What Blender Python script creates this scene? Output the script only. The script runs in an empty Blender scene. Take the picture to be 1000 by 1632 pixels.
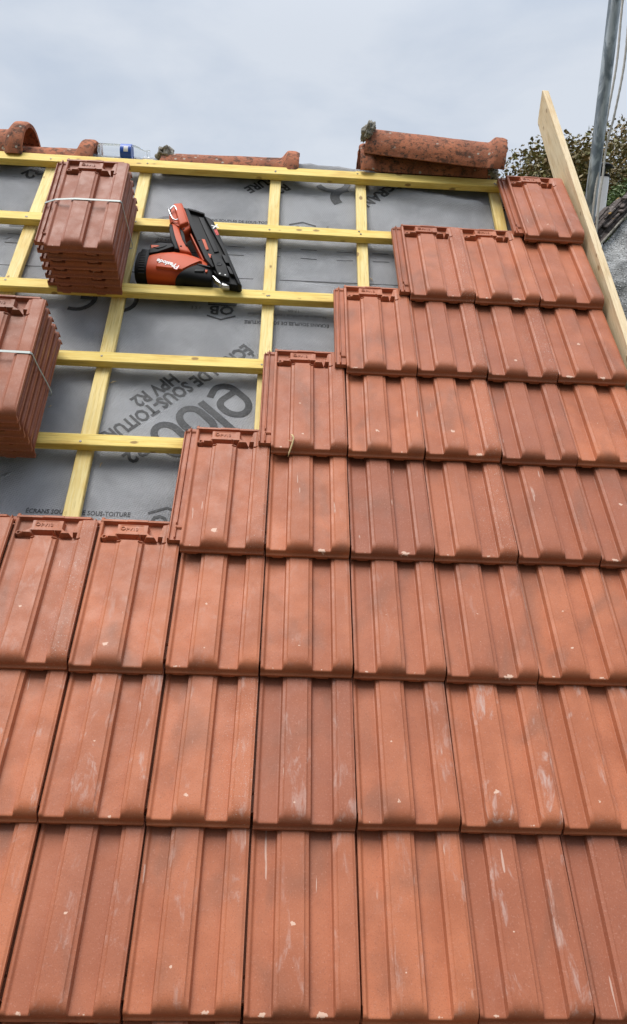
import bpy, bmesh, math, random
from mathutils import Vector, Matrix, noise
random.seed(7)
S = bpy.context.scene
COL = S.collection
PI = math.pi
rad = math.radians

# ------------------------------------------------------------------ roof frame
PITCH = rad(43)
Z0 = 5.0
cs, sn = math.cos(PITCH), math.sin(PITCH)
# roof coordinates: u along the ridge, v up the slope, w out of the roof
RM = Matrix(((1, 0, 0, 0), (0, cs, -sn, 0), (0, sn, cs, Z0), (0, 0, 0, 1)))
def RP(u, v, w): return RM @ Vector((u, v, w))
W_BAT = -0.072          # top of the battens
W_CTR = -0.101          # top of the counter battens
W_MEM = -0.124          # underlay
RIDGE = 3.0

# ------------------------------------------------------------------ camera
cam = bpy.data.cameras.new('camera'); co = bpy.data.objects.new('camera', cam); COL.objects.link(co)
cx = Vector((0.998345, 0.007379, 0.057028)); cy = Vector((0.038074, -0.828028, -0.559392)); cz = Vector((0.043093, 0.560638, -0.826939))
rot3 = RM.to_3x3()
X, Y, Zc = rot3 @ cx, rot3 @ -cy, rot3 @ -cz
p = RP(-0.19193, -0.01588, 1.73207)
co.matrix_world = Matrix(((X.x, Y.x, Zc.x, p.x), (X.y, Y.y, Zc.y, p.y), (X.z, Y.z, Zc.z, p.z), (0, 0, 0, 1)))
cam.sensor_fit = 'HORIZONTAL'; cam.sensor_width = 36; cam.lens = 36 * 1.226
cam.clip_start = 0.05; cam.clip_end = 3000
S.camera = co

# ------------------------------------------------------------------ sky, sun, exposure
SUN_EL, SUN_AZ = rad(74), rad(-75)      # azimuth measured from +Y towards +X
sd = Vector((math.sin(SUN_AZ) * math.cos(SUN_EL), math.cos(SUN_AZ) * math.cos(SUN_EL), math.sin(SUN_EL)))
sl = bpy.data.lights.new('sun', 'SUN'); sl.energy = 3.3; sl.angle = rad(34); sl.color = (1, 0.96, 0.9)
so = bpy.data.objects.new('sun', sl); COL.objects.link(so); so.rotation_euler = sd.to_track_quat('Z', 'Y').to_euler()
so.location = (0, 0, 30)
wd = bpy.data.worlds.new('World'); S.world = wd; wd.use_nodes = True
nt = wd.node_tree; nt.nodes.clear(); N = nt.nodes.new; L = nt.links.new
wo = N('ShaderNodeOutputWorld'); bg = N('ShaderNodeBackground'); L(bg.outputs[0], wo.inputs[0]); bg.inputs[1].default_value = 0.1
sky = N('ShaderNodeTexSky'); sky.sky_type = 'NISHITA'; sky.sun_disc = False; sky.sun_elevation = SUN_EL; sky.sun_rotation = SUN_AZ
tc = N('ShaderNodeTexCoord'); sp = N('ShaderNodeSeparateXYZ'); L(tc.outputs['Generated'], sp.inputs[0])
# cloud deck: an overcast sky is dimmer towards the horizon and bright overhead
lum = N('ShaderNodeMapRange'); lum.interpolation_type = 'SMOOTHSTEP'
lum.inputs[1].default_value = 0.30; lum.inputs[2].default_value = 0.95; lum.inputs[3].default_value = 7.3; lum.inputs[4].default_value = 21.5
L(sp.outputs[2], lum.inputs[0])
# project on a flat cloud layer so that the clouds flatten towards the horizon
zz = N('ShaderNodeMath'); zz.operation = 'ADD'; zz.inputs[1].default_value = 0.22; L(sp.outputs[2], zz.inputs[0])
dv = N('ShaderNodeVectorMath'); dv.operation = 'SCALE'
iv = N('ShaderNodeMath'); iv.operation = 'DIVIDE'; iv.inputs[0].default_value = 1; L(zz.outputs[0], iv.inputs[1])
L(tc.outputs['Generated'], dv.inputs[0]); L(iv.outputs[0], dv.inputs['Scale'])
cn = N('ShaderNodeTexNoise'); cn.inputs['Scale'].default_value = 2.1; cn.inputs['Detail'].default_value = 7; cn.inputs['Roughness'].default_value = 0.52; cn.inputs['Distortion'].default_value = 0.25
L(dv.outputs[0], cn.inputs['Vector'])
cr = N('ShaderNodeValToRGB'); cr.color_ramp.elements[0].position = 0.38; cr.color_ramp.elements[1].position = 0.62
cr.color_ramp.elements[0].color = (0.80, 0.895, 1.045, 1); cr.color_ramp.elements[1].color = (0.98, 1.05, 1.16, 1)
L(cn.outputs[0], cr.inputs[0])
cm = N('ShaderNodeVectorMath'); cm.operation = 'SCALE'; L(cr.outputs[0], cm.inputs[0]); L(lum.outputs[0], cm.inputs['Scale'])
# added dimming of the southern sky, out of view, to deepen downslope shade
sb = N('ShaderNodeMapRange'); sb.interpolation_type = 'SMOOTHSTEP'
for i_, v_ in zip((1, 2, 3, 4), (-0.75, 0.20, 0.21, 1.0)): sb.inputs[i_].default_value = v_
L(sp.outputs[1], sb.inputs[0]); cm2 = N('ShaderNodeVectorMath'); cm2.operation = 'SCALE'; L(cm.outputs[0], cm2.inputs[0]); L(sb.outputs[0], cm2.inputs['Scale']); cm = cm2
mx = N('ShaderNodeMix'); mx.data_type = 'RGBA'; mx.inputs[0].default_value = 0.93
L(sky.outputs[0], mx.inputs[6]); L(cm.outputs[0], mx.inputs[7]); L(mx.outputs[2], bg.inputs[0])
S.view_settings.view_transform = 'Standard'; S.view_settings.look = 'None'
S.view_settings.exposure = 0; S.view_settings.gamma = 1

# ------------------------------------------------------------------ materials
class NT:
    def __init__(s, name, rough=0.6, spec=0.4):
        s.m = bpy.data.materials.new(name); s.m.use_nodes = True
        s.t = s.m.node_tree; s.b = s.t.nodes['Principled BSDF']
        s.b.inputs['Roughness'].default_value = rough
        s.b.inputs['Specular IOR Level'].default_value = spec
    def n(s, k, **kw):
        o = s.t.nodes.new('ShaderNode' + k)
        for a, v in kw.items(): setattr(o, a, v)
        return o
    def l(s, a, b): s.t.links.new(a, b)
    def coord(s, scale=(1, 1, 1), rnd=True, src='Object'):
        tc = s.n('TexCoord'); mp = s.n('Mapping'); mp.inputs['Scale'].default_value = scale
        s.l(tc.outputs[src], mp.inputs['Vector'])
        if rnd:
            oi = s.n('ObjectInfo'); ml = s.n('Math', operation='MULTIPLY'); ml.inputs[1].default_value = 37.0
            s.l(oi.outputs['Random'], ml.inputs[0]); cb = s.n('CombineXYZ')
            for i in range(3): s.l(ml.outputs[0], cb.inputs[i])
            s.l(cb.outputs[0], mp.inputs['Location'])
        return mp.outputs[0]
    def noise(s, vec, scale, detail=4, rough=0.55, dist=0.0):
        o = s.n('TexNoise'); o.inputs['Scale'].default_value = scale; o.inputs['Detail'].default_value = detail
        o.inputs['Roughness'].default_value = rough; o.inputs['Distortion'].default_value = dist
        if vec is not None: s.l(vec, o.inputs['Vector'])
        return o.outputs[0]
    def rng(s, val, a, b, c=0.0, d=1.0):
        o = s.n('MapRange'); o.interpolation_type = 'SMOOTHSTEP'
        for i, v in zip((1, 2, 3, 4), (a, b, c, d)):
            o.inputs[i].default_value = v
        s.l(val, o.inputs[0]); return o.outputs[0]
    def math(s, op, a, b=None):
        o = s.n('Math', operation=op)
        for i, v in enumerate((a, b)):
            if v is None: continue
            if isinstance(v, (int, float)): o.inputs[i].default_value = v
            else: s.l(v, o.inputs[i])
        return o.outputs[0]
    def mix(s, f, a, b):
        o = s.n('Mix'); o.data_type = 'RGBA'
        for i, v in ((0, f), (6, a), (7, b)):
            if isinstance(v, (int, float)): o.inputs[i].default_value = v
            elif isinstance(v, tuple): o.inputs[i].default_value = (*v, 1) if len(v) == 3 else v
            else: s.l(v, o.inputs[i])
        return o.outputs[2]
    def bump(s, h, strength=0.3, dist=0.002):
        o = s.n('Bump'); o.inputs['Strength'].default_value = strength; o.inputs['Distance'].default_value = dist
        s.l(h, o.inputs['Height']); s.l(o.outputs[0], s.b.inputs['Normal'])
    def color(s, c):
        if isinstance(c, tuple): s.b.inputs['Base Color'].default_value = (*c, 1)
        else: s.l(c, s.b.inputs['Base Color'])

def plain(name, c, rough=0.5, spec=0.4, metal=0.0, var=0.12, scale=30):
    t = NT(name, rough, spec); v = t.coord()
    n = t.noise(v, scale, 5)
    t.color(t.mix(n, tuple(x * (1 - var) for x in c), tuple(min(1, x * (1 + var)) for x in c)))
    t.b.inputs['Metallic'].default_value = metal
    t.bump(t.noise(v, scale * 12, 2), 0.1, 0.0006)
    return t.m

def clay_material():
    """new interlocking clay tile: Object Color = (scuffs, dust, tone, chips)"""
    t = NT('new_clay', 0.5, 0.22)
    v = t.coord()
    raw = t.n('TexCoord').outputs['Object']
    oi = t.n('ObjectInfo'); sc = t.n('SeparateColor'); t.l(oi.outputs['Color'], sc.inputs[0])
    scuff, dust, tone, alpha = sc.outputs[0], sc.outputs[1], sc.outputs[2], oi.outputs['Alpha']
    base = t.mix(t.rng(t.noise(v, 7, 3), 0.35, 0.66), CLAY_A, CLAY_B)
    base = t.mix(tone, base, CLAY_C)
    # flashing from the kiln: soft brown grey clouds
    fl = t.rng(t.noise(t.coord((1, 0.6, 1)), 8.5, 3, 0.5, 0.6), 0.5, 0.76)
    base = t.mix(t.math('MULTIPLY', fl, 0.52), base, CLAY_F)
    # fine speckle
    base = t.mix(t.math('MULTIPLY', t.rng(t.noise(v, 420, 2), 0.54, 0.70), 0.34), base, (0.16, 0.055, 0.035))
    base = t.mix(t.math('MULTIPLY', t.rng(t.noise(v, 240, 2), 0.58, 0.72), 0.32), base, (0.50, 0.24, 0.17))
    # pale rub marks, streaky, mostly on the raised ribs
    sep = t.n('SeparateXYZ'); t.l(raw, sep.inputs[0])
    rub = t.rng(t.noise(t.coord((1, 0.42, 1)), 15, 6, 0.62, 1.4), 0.53, 0.63)
    rub2 = t.rng(t.noise(t.coord((1, 0.22, 1)), 75, 4, 0.7, 0.4), 0.40, 0.66)
    high = t.rng(sep.outputs[2], 0.006, 0.0118, 0.12, 1.0)
    rub = t.math('MULTIPLY', t.math('MULTIPLY', rub, rub2), t.math('MULTIPLY', high, scuff))
    base = t.mix(t.math('MULTIPLY', rub, 0.72), base, (0.52, 0.38, 0.33))
    # white dust specks on a few tiles
    ds = t.rng(t.noise(v, 330, 2, 0.6), 0.63, 0.69)
    dr = t.rng(sep.outputs[0], 0.09, 0.215, 0.12, 1.0)
    base = t.mix(t.math('MULTIPLY', t.math('MULTIPLY', ds, dr), dust), base, (0.66, 0.56, 0.50))
    # thin white scratches
    sv = t.n('Mapping'); sv.inputs['Rotation'].default_value = (0, 0, 0.5); sv.inputs['Scale'].default_value = (1, 0.08, 1); t.l(v, sv.inputs['Vector'])
    sr = t.math('MULTIPLY', t.rng(t.noise(sv.outputs[0], 120, 1, 0.3), 0.765, 0.785), t.rng(t.noise(v, 11, 2), 0.52, 0.6))
    base = t.mix(t.math('MULTIPLY', sr, 0.6), base, (0.62, 0.45, 0.37))
    # chips where the packed tiles knock together: pale bare clay
    wn = t.n('TexWhiteNoise'); wn.noise_dimensions = '1D'; t.l(oi.outputs['Random'], wn.inputs['W'])
    wsp = t.n('SeparateColor'); t.l(wn.outputs['Color'], wsp.inputs[0])
    dis = t.n('TexNoise'); dis.inputs['Scale'].default_value = 140; dis.inputs['Detail'].default_value = 3; t.l(v, dis.inputs['Vector'])
    chips = None
    for k, (x, y, rx, ry, amp) in enumerate(((0.030, 0.0115, 0.0085, 0.0042, 1.0), (0.147, 0.0115, 0.0095, 0.0046, 1.1), (0.086, 0.072, 0.0058, 0.0044, 1.0), (0.085, 0.175, 0.0055, 0.0040, 0.9))):
        ch = wsp.outputs[k % 3]
        dx = t.math('DIVIDE', t.math('SUBTRACT', sep.outputs[0], t.math('ADD', x - 0.007, t.math('MULTIPLY', ch, 0.014))), rx)
        oy = 0.0 if y < 0.02 else 0.05
        dy = t.math('DIVIDE', t.math('SUBTRACT', sep.outputs[1], t.math('ADD', y - oy / 2, t.math('MULTIPLY', wsp.outputs[(k + 1) % 3], oy))), ry)
        d = t.math('SQRT', t.math('ADD', t.math('MULTIPLY', dx, dx), t.math('MULTIPLY', dy, dy)))
        d = t.math('ADD', d, t.math('MULTIPLY', t.math('SUBTRACT', dis.outputs[0], 0.5), 3.2))
        size = t.math('MULTIPLY', t.math('MULTIPLY', t.rng(wsp.outputs[(k + 2) % 3], 0.3, 0.95, -0.2, 1.05), amp), alpha)
        c = t.rng(t.math('SUBTRACT', size, d), -0.02, 0.2)
        chips = c if chips is None else t.math('MAXIMUM', chips, c)
    base = t.mix(t.math('MULTIPLY', chips, 0.85), base, (0.66, 0.45, 0.34))
    t.color(base)
    r = t.rng(t.noise(v, 20, 3), 0.3, 0.7, 0.38, 0.56)
    t.l(r, t.b.inputs['Roughness'])
    h = t.math('ADD', t.math('MULTIPLY', t.noise(v, 60, 4), 1.0), t.math('MULTIPLY', t.noise(v, 600, 2), 0.35))
    t.bump(h, 0.34, 0.0013)
    return t.m
CLAY_A = (0.372, 0.120, 0.057); CLAY_B = (0.480, 0.162, 0.078); CLAY_C = (0.275, 0.092, 0.053); CLAY_F = (0.190, 0.088, 0.057)
M_CLAY = clay_material()

def old_clay():
    t = NT('old_weathered_clay', 0.85, 0.2); v = t.coord()
    c = t.mix(t.rng(t.noise(v, 9, 4), 0.38, 0.62), (0.43, 0.152, 0.078), (0.29, 0.105, 0.058))
    c = t.mix(t.math('MULTIPLY', t.rng(t.noise(v, 120, 3), 0.5, 0.65), 0.5), c, (0.36, 0.17, 0.10))
    soot = t.rng(t.noise(v, 30, 8, 0.72, 0.15), 0.49, 0.62)
    c = t.mix(t.math('MULTIPLY', soot, 0.75), c, (0.035, 0.028, 0.022))
    c = t.mix(t.math('MULTIPLY', t.rng(t.noise(v, 75, 4, 0.65), 0.58, 0.66), 0.9), c, (0.04, 0.033, 0.026))
    vo = t.n('TexVoronoi'); vo.inputs['Scale'].default_value = 38; t.l(v, vo.inputs['Vector'])
    li = t.math('MULTIPLY', t.rng(vo.outputs['Distance'], 0.16, 0.24, 1, 0), t.rng(t.noise(v, 9, 2), 0.52, 0.6))
    c = t.mix(t.math('MULTIPLY', li, 0.8), c, (0.42, 0.40, 0.34))
    t.color(c)
    t.bump(t.math('ADD', t.noise(v, 45, 6, 0.65), t.math('MULTIPLY', t.noise(v, 260, 3), 0.4)), 0.7, 0.004)
    return t.m
M_OLD = old_clay()

def wood(name, axis, a, b, dark, knots=1.0):
    t = NT(name, 0.62, 0.25)
    s1 = [14, 14, 14]; s1[axis] = 0.9
    g = t.noise(t.coord(tuple(s1)), 6, 5, 0.6, 1.2)
    c = t.mix(t.rng(g, 0.3, 0.7), a, b)
    s2 = [1, 1, 1]; s2[axis] = 0.35
    blotch = t.rng(t.noise(t.coord(tuple(s2)), 11, 3, 0.6), 0.52, 0.72)
    c = t.mix(t.math('MULTIPLY', blotch, 0.6), c, dark)
    s4 = [34, 34, 34]; s4[axis] = 1.2
    c = t.mix(t.math('MULTIPLY', t.rng(t.noise(t.coord(tuple(s4)), 8, 3, 0.7), 0.52, 0.68), 0.45), c, tuple(x * 0.55 for x in dark))
    s3 = [1, 1, 1]; s3[axis] = 0.5
    vo = t.n('TexVoronoi'); vo.inputs['Scale'].default_value = 24; t.l(t.coord(tuple(s3)), vo.inputs['Vector'])
    kd = t.math('ADD', vo.outputs['Distance'], t.math('MULTIPLY', t.math('SUBTRACT', t.noise(t.coord(), 90, 3), 0.5), 0.12))
    kn = t.math('MULTIPLY', t.rng(kd, 0.11, 0.20, 1, 0), t.rng(t.noise(t.coord(), 3.3, 1), 0.46, 0.52))
    c = t.mix(t.math('MULTIPLY', kn, 0.8 * knots), c, (0.20, 0.095, 0.03))
    t.color(c)
    t.bump(t.math('ADD', g, t.noise(t.coord(), 260, 3)), 0.3, 0.0012)
    return t.m
M_BATTEN = wood('yellow_batten_wood', 0, (0.75, 0.525, 0.12), (0.85, 0.66, 0.21), (0.58, 0.34, 0.06))
M_COUNTER = wood('pale_counter_wood', 1, (0.74, 0.55, 0.19), (0.83, 0.68, 0.32), (0.66, 0.42, 0.09))
M_BOARD = wood('pale_board_wood', 1, (0.66, 0.50, 0.29), (0.75, 0.61, 0.40), (0.55, 0.37, 0.18), 0.8)

def membrane_mat():
    t = NT('underlay_fabric', 0.75, 0.2); tc = t.n('TexCoord').outputs['Object']
    c = t.mix(t.rng(t.noise(tc, 5, 6, 0.6, 0.4), 0.34, 0.66), (0.44, 0.446, 0.464), (0.62, 0.626, 0.645))
    # embossed bonding dots in a fine diagonal grid
    vo = t.n('TexVoronoi'); vo.inputs['Scale'].default_value = 130; vo.inputs['Randomness'].default_value = 0.12
    mp = t.n('Mapping'); mp.inputs['Rotation'].default_value = (0, 0, 0.35); mp.inputs['Scale'].default_value = (1, 1.25, 0.001); t.l(tc, mp.inputs['Vector']); t.l(mp.outputs[0], vo.inputs['Vector'])
    dot = t.rng(vo.outputs['Distance'], 0.18, 0.42, 1, 0)
    c = t.mix(t.math('MULTIPLY', dot, 0.3), c, (0.30, 0.303, 0.31))
    fib = t.n('Mapping'); fib.inputs['Scale'].default_value = (60, 900, 1); t.l(tc, fib.inputs['Vector'])
    c = t.mix(t.math('MULTIPLY', t.rng(t.noise(fib.outputs[0], 1, 2), 0.4, 0.7), 0.18), c, (0.70, 0.705, 0.71))
    # scuffs and dust
    c = t.mix(t.math('MULTIPLY', t.rng(t.noise(tc, 23, 6, 0.7), 0.56, 0.7), 0.2), c, (0.55, 0.55, 0.55))
    c = t.mix(t.rng(t.noise(tc, 150, 2), 0.745, 0.77), c, (0.6, 0.6, 0.58))
    t.color(c)
    t.bump(t.math('ADD', t.math('MULTIPLY', t.noise(tc, 14, 5), 3.0), t.math('SUBTRACT', 1.0, dot)), 0.35, 0.0015)
    return t.m
M_MEM = membrane_mat()
def ink_mat():
    t = NT('printing_ink', 0.6, 0.3); tc = t.n('TexCoord').outputs['Object']
    t.color(t.mix(t.rng(t.noise(tc, 160, 3), 0.4, 0.75), (0.030, 0.031, 0.033), (0.075, 0.077, 0.08)))
    return t.m
M_INK = ink_mat()
def ink_pale():
    t = NT('faint_ink', 0.6, 0.3); tc = t.n('TexCoord').outputs['Object']
    t.color(t.mix(t.rng(t.noise(tc, 160, 3), 0.4, 0.75), (0.11, 0.112, 0.116), (0.17, 0.172, 0.176)))
    return t.m
M_INKF = ink_pale()
M_ORANGE = plain('orange_tool_plastic', (0.52, 0.080, 0.024), 0.5, 0.22, var=0.14, scale=18)
M_BLACK = plain('black_tool_plastic', (0.009, 0.009, 0.0095), 0.6, 0.18, var=0.3, scale=40)
M_DARKG = plain('dark_grey_plastic', (0.016, 0.016, 0.017), 0.6, 0.2, var=0.2)
M_STEEL = plain('bright_steel', (0.5, 0.5, 0.5), 0.35, 0.5, 1.0)
M_NAIL = plain('nail_steel', (0.16, 0.14, 0.12), 0.5, 0.5, 0.6)
M_WHITE = plain('white_print', (0.8, 0.8, 0.78), 0.5, 0.3, var=0.05)
M_RED = plain('red_print', (0.62, 0.04, 0.03), 0.5, 0.3, var=0.05)
M_STRAP = plain('pale_strap_plastic', (0.33, 0.37, 0.345), 0.4, 0.5, var=0.08)
def galv():
    t = NT('galvanised_steel', 0.48, 0.5); v = t.coord((1, 1, 0.3))
    c = t.mix(t.rng(t.noise(v, 26, 5, 0.65, 0.8), 0.38, 0.62), (0.20, 0.23, 0.255), (0.52, 0.56, 0.58))
    s = t.n('Mapping'); s.inputs['Rotation'].default_value = (0.9, 0.2, 0); s.inputs['Scale'].default_value = (1, 1, 0.25); t.l(t.coord(), s.inputs['Vector'])
    c = t.mix(t.math('MULTIPLY', t.rng(t.noise(s.outputs[0], 42, 4, 0.7), 0.55, 0.66), 0.65), c, (0.10, 0.12, 0.135))
    t.color(c); t.b.inputs['Metallic'].default_value = 0.55
    t.bump(t.noise(v, 120, 4), 0.25, 0.001); return t.m
M_GALV = galv()
M_ROPE = plain('pale_rope', (0.50, 0.47, 0.43), 0.9, 0.1, var=0.3, scale=160)
M_PVC = plain('white_pvc', (0.90, 0.91, 0.92), 0.4, 0.4, var=0.06)
def mortar():
    t = NT('old_mortar', 0.95, 0.1); v = t.coord()
    c = t.mix(t.rng(t.noise(v, 40, 6, 0.7), 0.35, 0.65), (0.20, 0.185, 0.155), (0.40, 0.375, 0.325))
    c = t.mix(t.rng(t.noise(v, 90, 4), 0.55, 0.65), c, (0.07, 0.062, 0.05)); t.color(c)
    t.bump(t.noise(v, 90, 6, 0.7), 0.9, 0.005); return t.m
M_MORTAR = mortar()
def gravel_cement():
    t = NT('rough_grey_cement', 0.95, 0.1); v = t.coord(rnd=False)
    c = t.mix(t.rng(t.noise(v, 9, 7, 0.65), 0.35, 0.65), (0.34, 0.34, 0.332), (0.62, 0.62, 0.61))
    big = t.rng(t.noise(v, 3.2, 5, 0.6), 0.5, 0.62)
    c = t.mix(t.math('MULTIPLY', big, 0.7), c, (0.11, 0.11, 0.105))
    vo = t.n('TexVoronoi'); vo.inputs['Scale'].default_value = 75; t.l(v, vo.inputs['Vector'])
    peb = t.math('MULTIPLY', t.rng(vo.outputs['Distance'], 0.2, 0.4, 1, 0), t.rng(t.noise(v, 8, 3), 0.42, 0.55))
    c = t.mix(t.math('MULTIPLY', peb, 0.75), c, (0.70, 0.70, 0.69))
    c = t.mix(t.math('MULTIPLY', t.rng(t.noise(v, 140, 3), 0.52, 0.62), 0.6), c, (0.06, 0.06, 0.058))
    t.color(c)
    t.bump(t.math('ADD', t.math('MULTIPLY', peb, 1.0), t.math('MULTIPLY', t.noise(v, 60, 6, 0.7), 2.0)), 1.0, 0.008); return t.m
M_CEM = gravel_cement()
def dark_tiles():
    t = NT('blackened_old_tiles', 0.9, 0.15); v = t.coord()
    c = t.mix(t.rng(t.noise(v, 16, 6, 0.65), 0.38, 0.62), (0.045, 0.036, 0.032), (0.14, 0.115, 0.105))
    c = t.mix(t.math('MULTIPLY', t.rng(t.noise(v, 44, 5, 0.7), 0.58, 0.66), 0.9), c, (0.34, 0.32, 0.29))
    c = t.mix(t.rng(t.noise(v, 7, 2), 0.66, 0.7), c, (0.34, 0.20, 0.06)); t.color(c)
    t.bump(t.noise(v, 50, 6, 0.7), 0.8, 0.006); return t.m
M_DARKT = dark_tiles()
def leaf_mat(name, cols):
    t = NT(name, 0.55, 0.3); g = t.n('NewGeometry')
    rp = t.n('ValToRGB'); e = rp.color_ramp.elements
    while len(e) < len(cols): e.new(0.5)
    for i, c in enumerate(cols): e[i].position = i / (len(cols) - 1); e[i].color = (*c, 1)
    t.l(g.outputs['Random Per Island'], rp.inputs[0]); t.color(rp.outputs[0])
    t.b.inputs['Transmission Weight'].default_value = 0.0
    return t.m
M_LEAF_BROWN = leaf_mat('autumn_leaves', [(0.14, 0.12, 0.05), (0.22, 0.165, 0.065), (0.18, 0.18, 0.06), (0.28, 0.18, 0.075), (0.11, 0.105, 0.045)])
M_LEAF_GREEN = leaf_mat('green_leaves', [(0.05, 0.085, 0.022), (0.085, 0.13, 0.032), (0.12, 0.17, 0.045), (0.06, 0.09, 0.03)])
M_BARK = plain('bark', (0.07, 0.055, 0.04), 0.9, 0.1, var=0.4, scale=20)
def ground_mat():
    t = NT('grass_ground', 0.95, 0.1); v = t.coord(rnd=False)
    c = t.mix(t.rng(t.noise(v, 0.6, 6), 0.35, 0.65), (0.05, 0.075, 0.025), (0.10, 0.10, 0.05)); t.color(c)
    t.bump(t.noise(v, 30, 5), 0.6, 0.03); return t.m
M_GROUND = ground_mat()
M_RENDER = plain('house_render', (0.46, 0.42, 0.36), 0.9, 0.1, var=0.15, scale=3)
M_DECK = plain('roof_boarding', (0.30, 0.20, 0.11), 0.85, 0.1, var=0.2, scale=6)
def glassy():
    t = NT('clear_plastic', 0.08, 0.5); t.color((0.95, 0.97, 0.98))
    t.b.inputs['Transmission Weight'].default_value = 0.9; t.b.inputs['IOR'].default_value = 1.12
    t.b.inputs['Alpha'].default_value = 0.62
    t.bump(t.noise(t.coord((10, 1, 1)), 9, 3), 0.5, 0.003); return t.m
M_PET = glassy()
M_BLUE = plain('blue_label', (0.02, 0.085, 0.42), 0.35, 0.4, var=0.2, scale=20)
M_STRAW = plain('pale_wood_shaving', (0.72, 0.55, 0.30), 0.8, 0.1, var=0.3, scale=90)

# ------------------------------------------------------------------ object helpers
def obj(name, me, mat=None, parent=None, smooth=False, sharp=None):
    if isinstance(me, bmesh.types.BMesh):
        bm = me; me = bpy.data.meshes.new(name); bmesh.ops.recalc_face_normals(bm, faces=bm.faces); bm.to_mesh(me); bm.free()
    if mat and not me.materials: me.materials.append(mat)
    if smooth:
        for f in me.polygons: f.use_smooth = True
        if sharp: me.set_sharp_from_angle(angle=rad(sharp))
    o = bpy.data.objects.new(name, me); COL.objects.link(o)
    if parent: o.parent = parent
    return o
def tag(o, label, cat, group=None, kind=None):
    if kind: o['kind'] = kind
    if label: o['label'] = label
    if cat: o['category'] = cat
    if group: o['group'] = group
    if not kind: o['kind'] = 'thing'
    return o
def empty(name, mw):
    o = bpy.data.objects.new(name, None); COL.objects.link(o); o.matrix_world = mw; o.empty_display_size = 0.1
    return o
T = Matrix.Translation
def add_box(bm, lo, hi, bevel=0.0, seg=1):
    r = bmesh.ops.create_cube(bm, size=1)
    vs = r['verts']
    for v in vs: v.co = Vector([lo[i] + (v.co[i] + 0.5) * (hi[i] - lo[i]) for i in range(3)])
    if bevel:
        es = {e for v in vs for e in v.link_edges}
        bmesh.ops.bevel(bm, geom=list(es), offset=bevel, segments=seg, affect='EDGES', profile=0.5)
def add_prism(bm, poly, z0, z1, bevel=0.0, seg=2, both=True):
    """polygon in xy extruded in z with rounded rims"""
    a = sum(poly[i][0] * poly[(i + 1) % len(poly)][1] - poly[(i + 1) % len(poly)][0] * poly[i][1] for i in range(len(poly)))
    if a < 0: poly = poly[::-1]
    n = len(poly)
    b = [bm.verts.new((x, y, z0)) for x, y in poly]; t = [bm.verts.new((x, y, z1)) for x, y in poly]
    ft = bm.faces.new(t); fb = bm.faces.new(b[::-1])
    for i in range(n): bm.faces.new((b[i], b[(i + 1) % n], t[(i + 1) % n], t[i]))
    if bevel:
        es = list(ft.edges) + (list(fb.edges) if both else [])
        bmesh.ops.bevel(bm, geom=es, offset=bevel, segments=seg, affect='EDGES', profile=0.5, clamp_overlap=True)
def add_tube(bm, pts, r, n=8, caps=True):
    pts = [Vector(q) for q in pts]; rings = []
    up = Vector((0.31, 0.2, 0.93))
    for i, q in enumerate(pts):
        d = (pts[min(i + 1, len(pts) - 1)] - pts[max(i - 1, 0)]).normalized()
        a = d.cross(up)
        if a.length < 1e-3: a = d.cross(Vector((1, 0, 0)))
        a.normalize(); b = d.cross(a)
        rr = r[i] if isinstance(r, (list, tuple)) else r
        rings.append([bm.verts.new(q + (a * math.cos(2 * PI * k / n) + b * math.sin(2 * PI * k / n)) * rr) for k in range(n)])
    for i in range(len(rings) - 1):
        for k in range(n):
            bm.faces.new((rings[i][k], rings[i][(k + 1) % n], rings[i + 1][(k + 1) % n], rings[i + 1][k]))
    if caps: bm.faces.new(rings[0][::-1]); bm.faces.new(rings[-1])
def add_lathe(bm, prof, axis, n=24, origin=(0, 0, 0)):
    """prof = [(pos along axis, radius)]"""
    O = Vector(origin); A = Vector(axis).normalized(); B = A.orthogonal().normalized(); C2 = A.cross(B); rings = []
    for h, r in prof:
        rings.append([bm.verts.new(O + A * h + (B * math.cos(2 * PI * k / n) + C2 * math.sin(2 * PI * k / n)) * max(r, 1e-4)) for k in range(n)])
    for i in range(len(rings) - 1):
        for k in range(n): bm.faces.new((rings[i][k], rings[i][(k + 1) % n], rings[i + 1][(k + 1) % n], rings[i + 1][k]))
    bm.faces.new(rings[0][::-1]); bm.faces.new(rings[-1])
def fbm(x, y, z=0.0, o=4): return noise.fractal(Vector((x, y, z)), 1.0, 2.0, o)
def text_mesh(s, size, extrude=0.0, offset=0.0, align='LEFT', res=2):
    cu = bpy.data.curves.new('lettering', 'FONT'); cu.body = s; cu.size = size; cu.extrude = extrude; cu.offset = offset
    cu.align_x = align; cu.align_y = 'BOTTOM_BASELINE'; cu.resolution_u = res
    o = bpy.data.objects.new('lettering', cu); COL.objects.link(o)
    dg = bpy.context.evaluated_depsgraph_get(); dg.update()
    me = bpy.data.meshes.new_from_object(o.evaluated_get(dg))
    bpy.data.objects.remove(o); bpy.data.curves.remove(cu)
    return me

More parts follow.
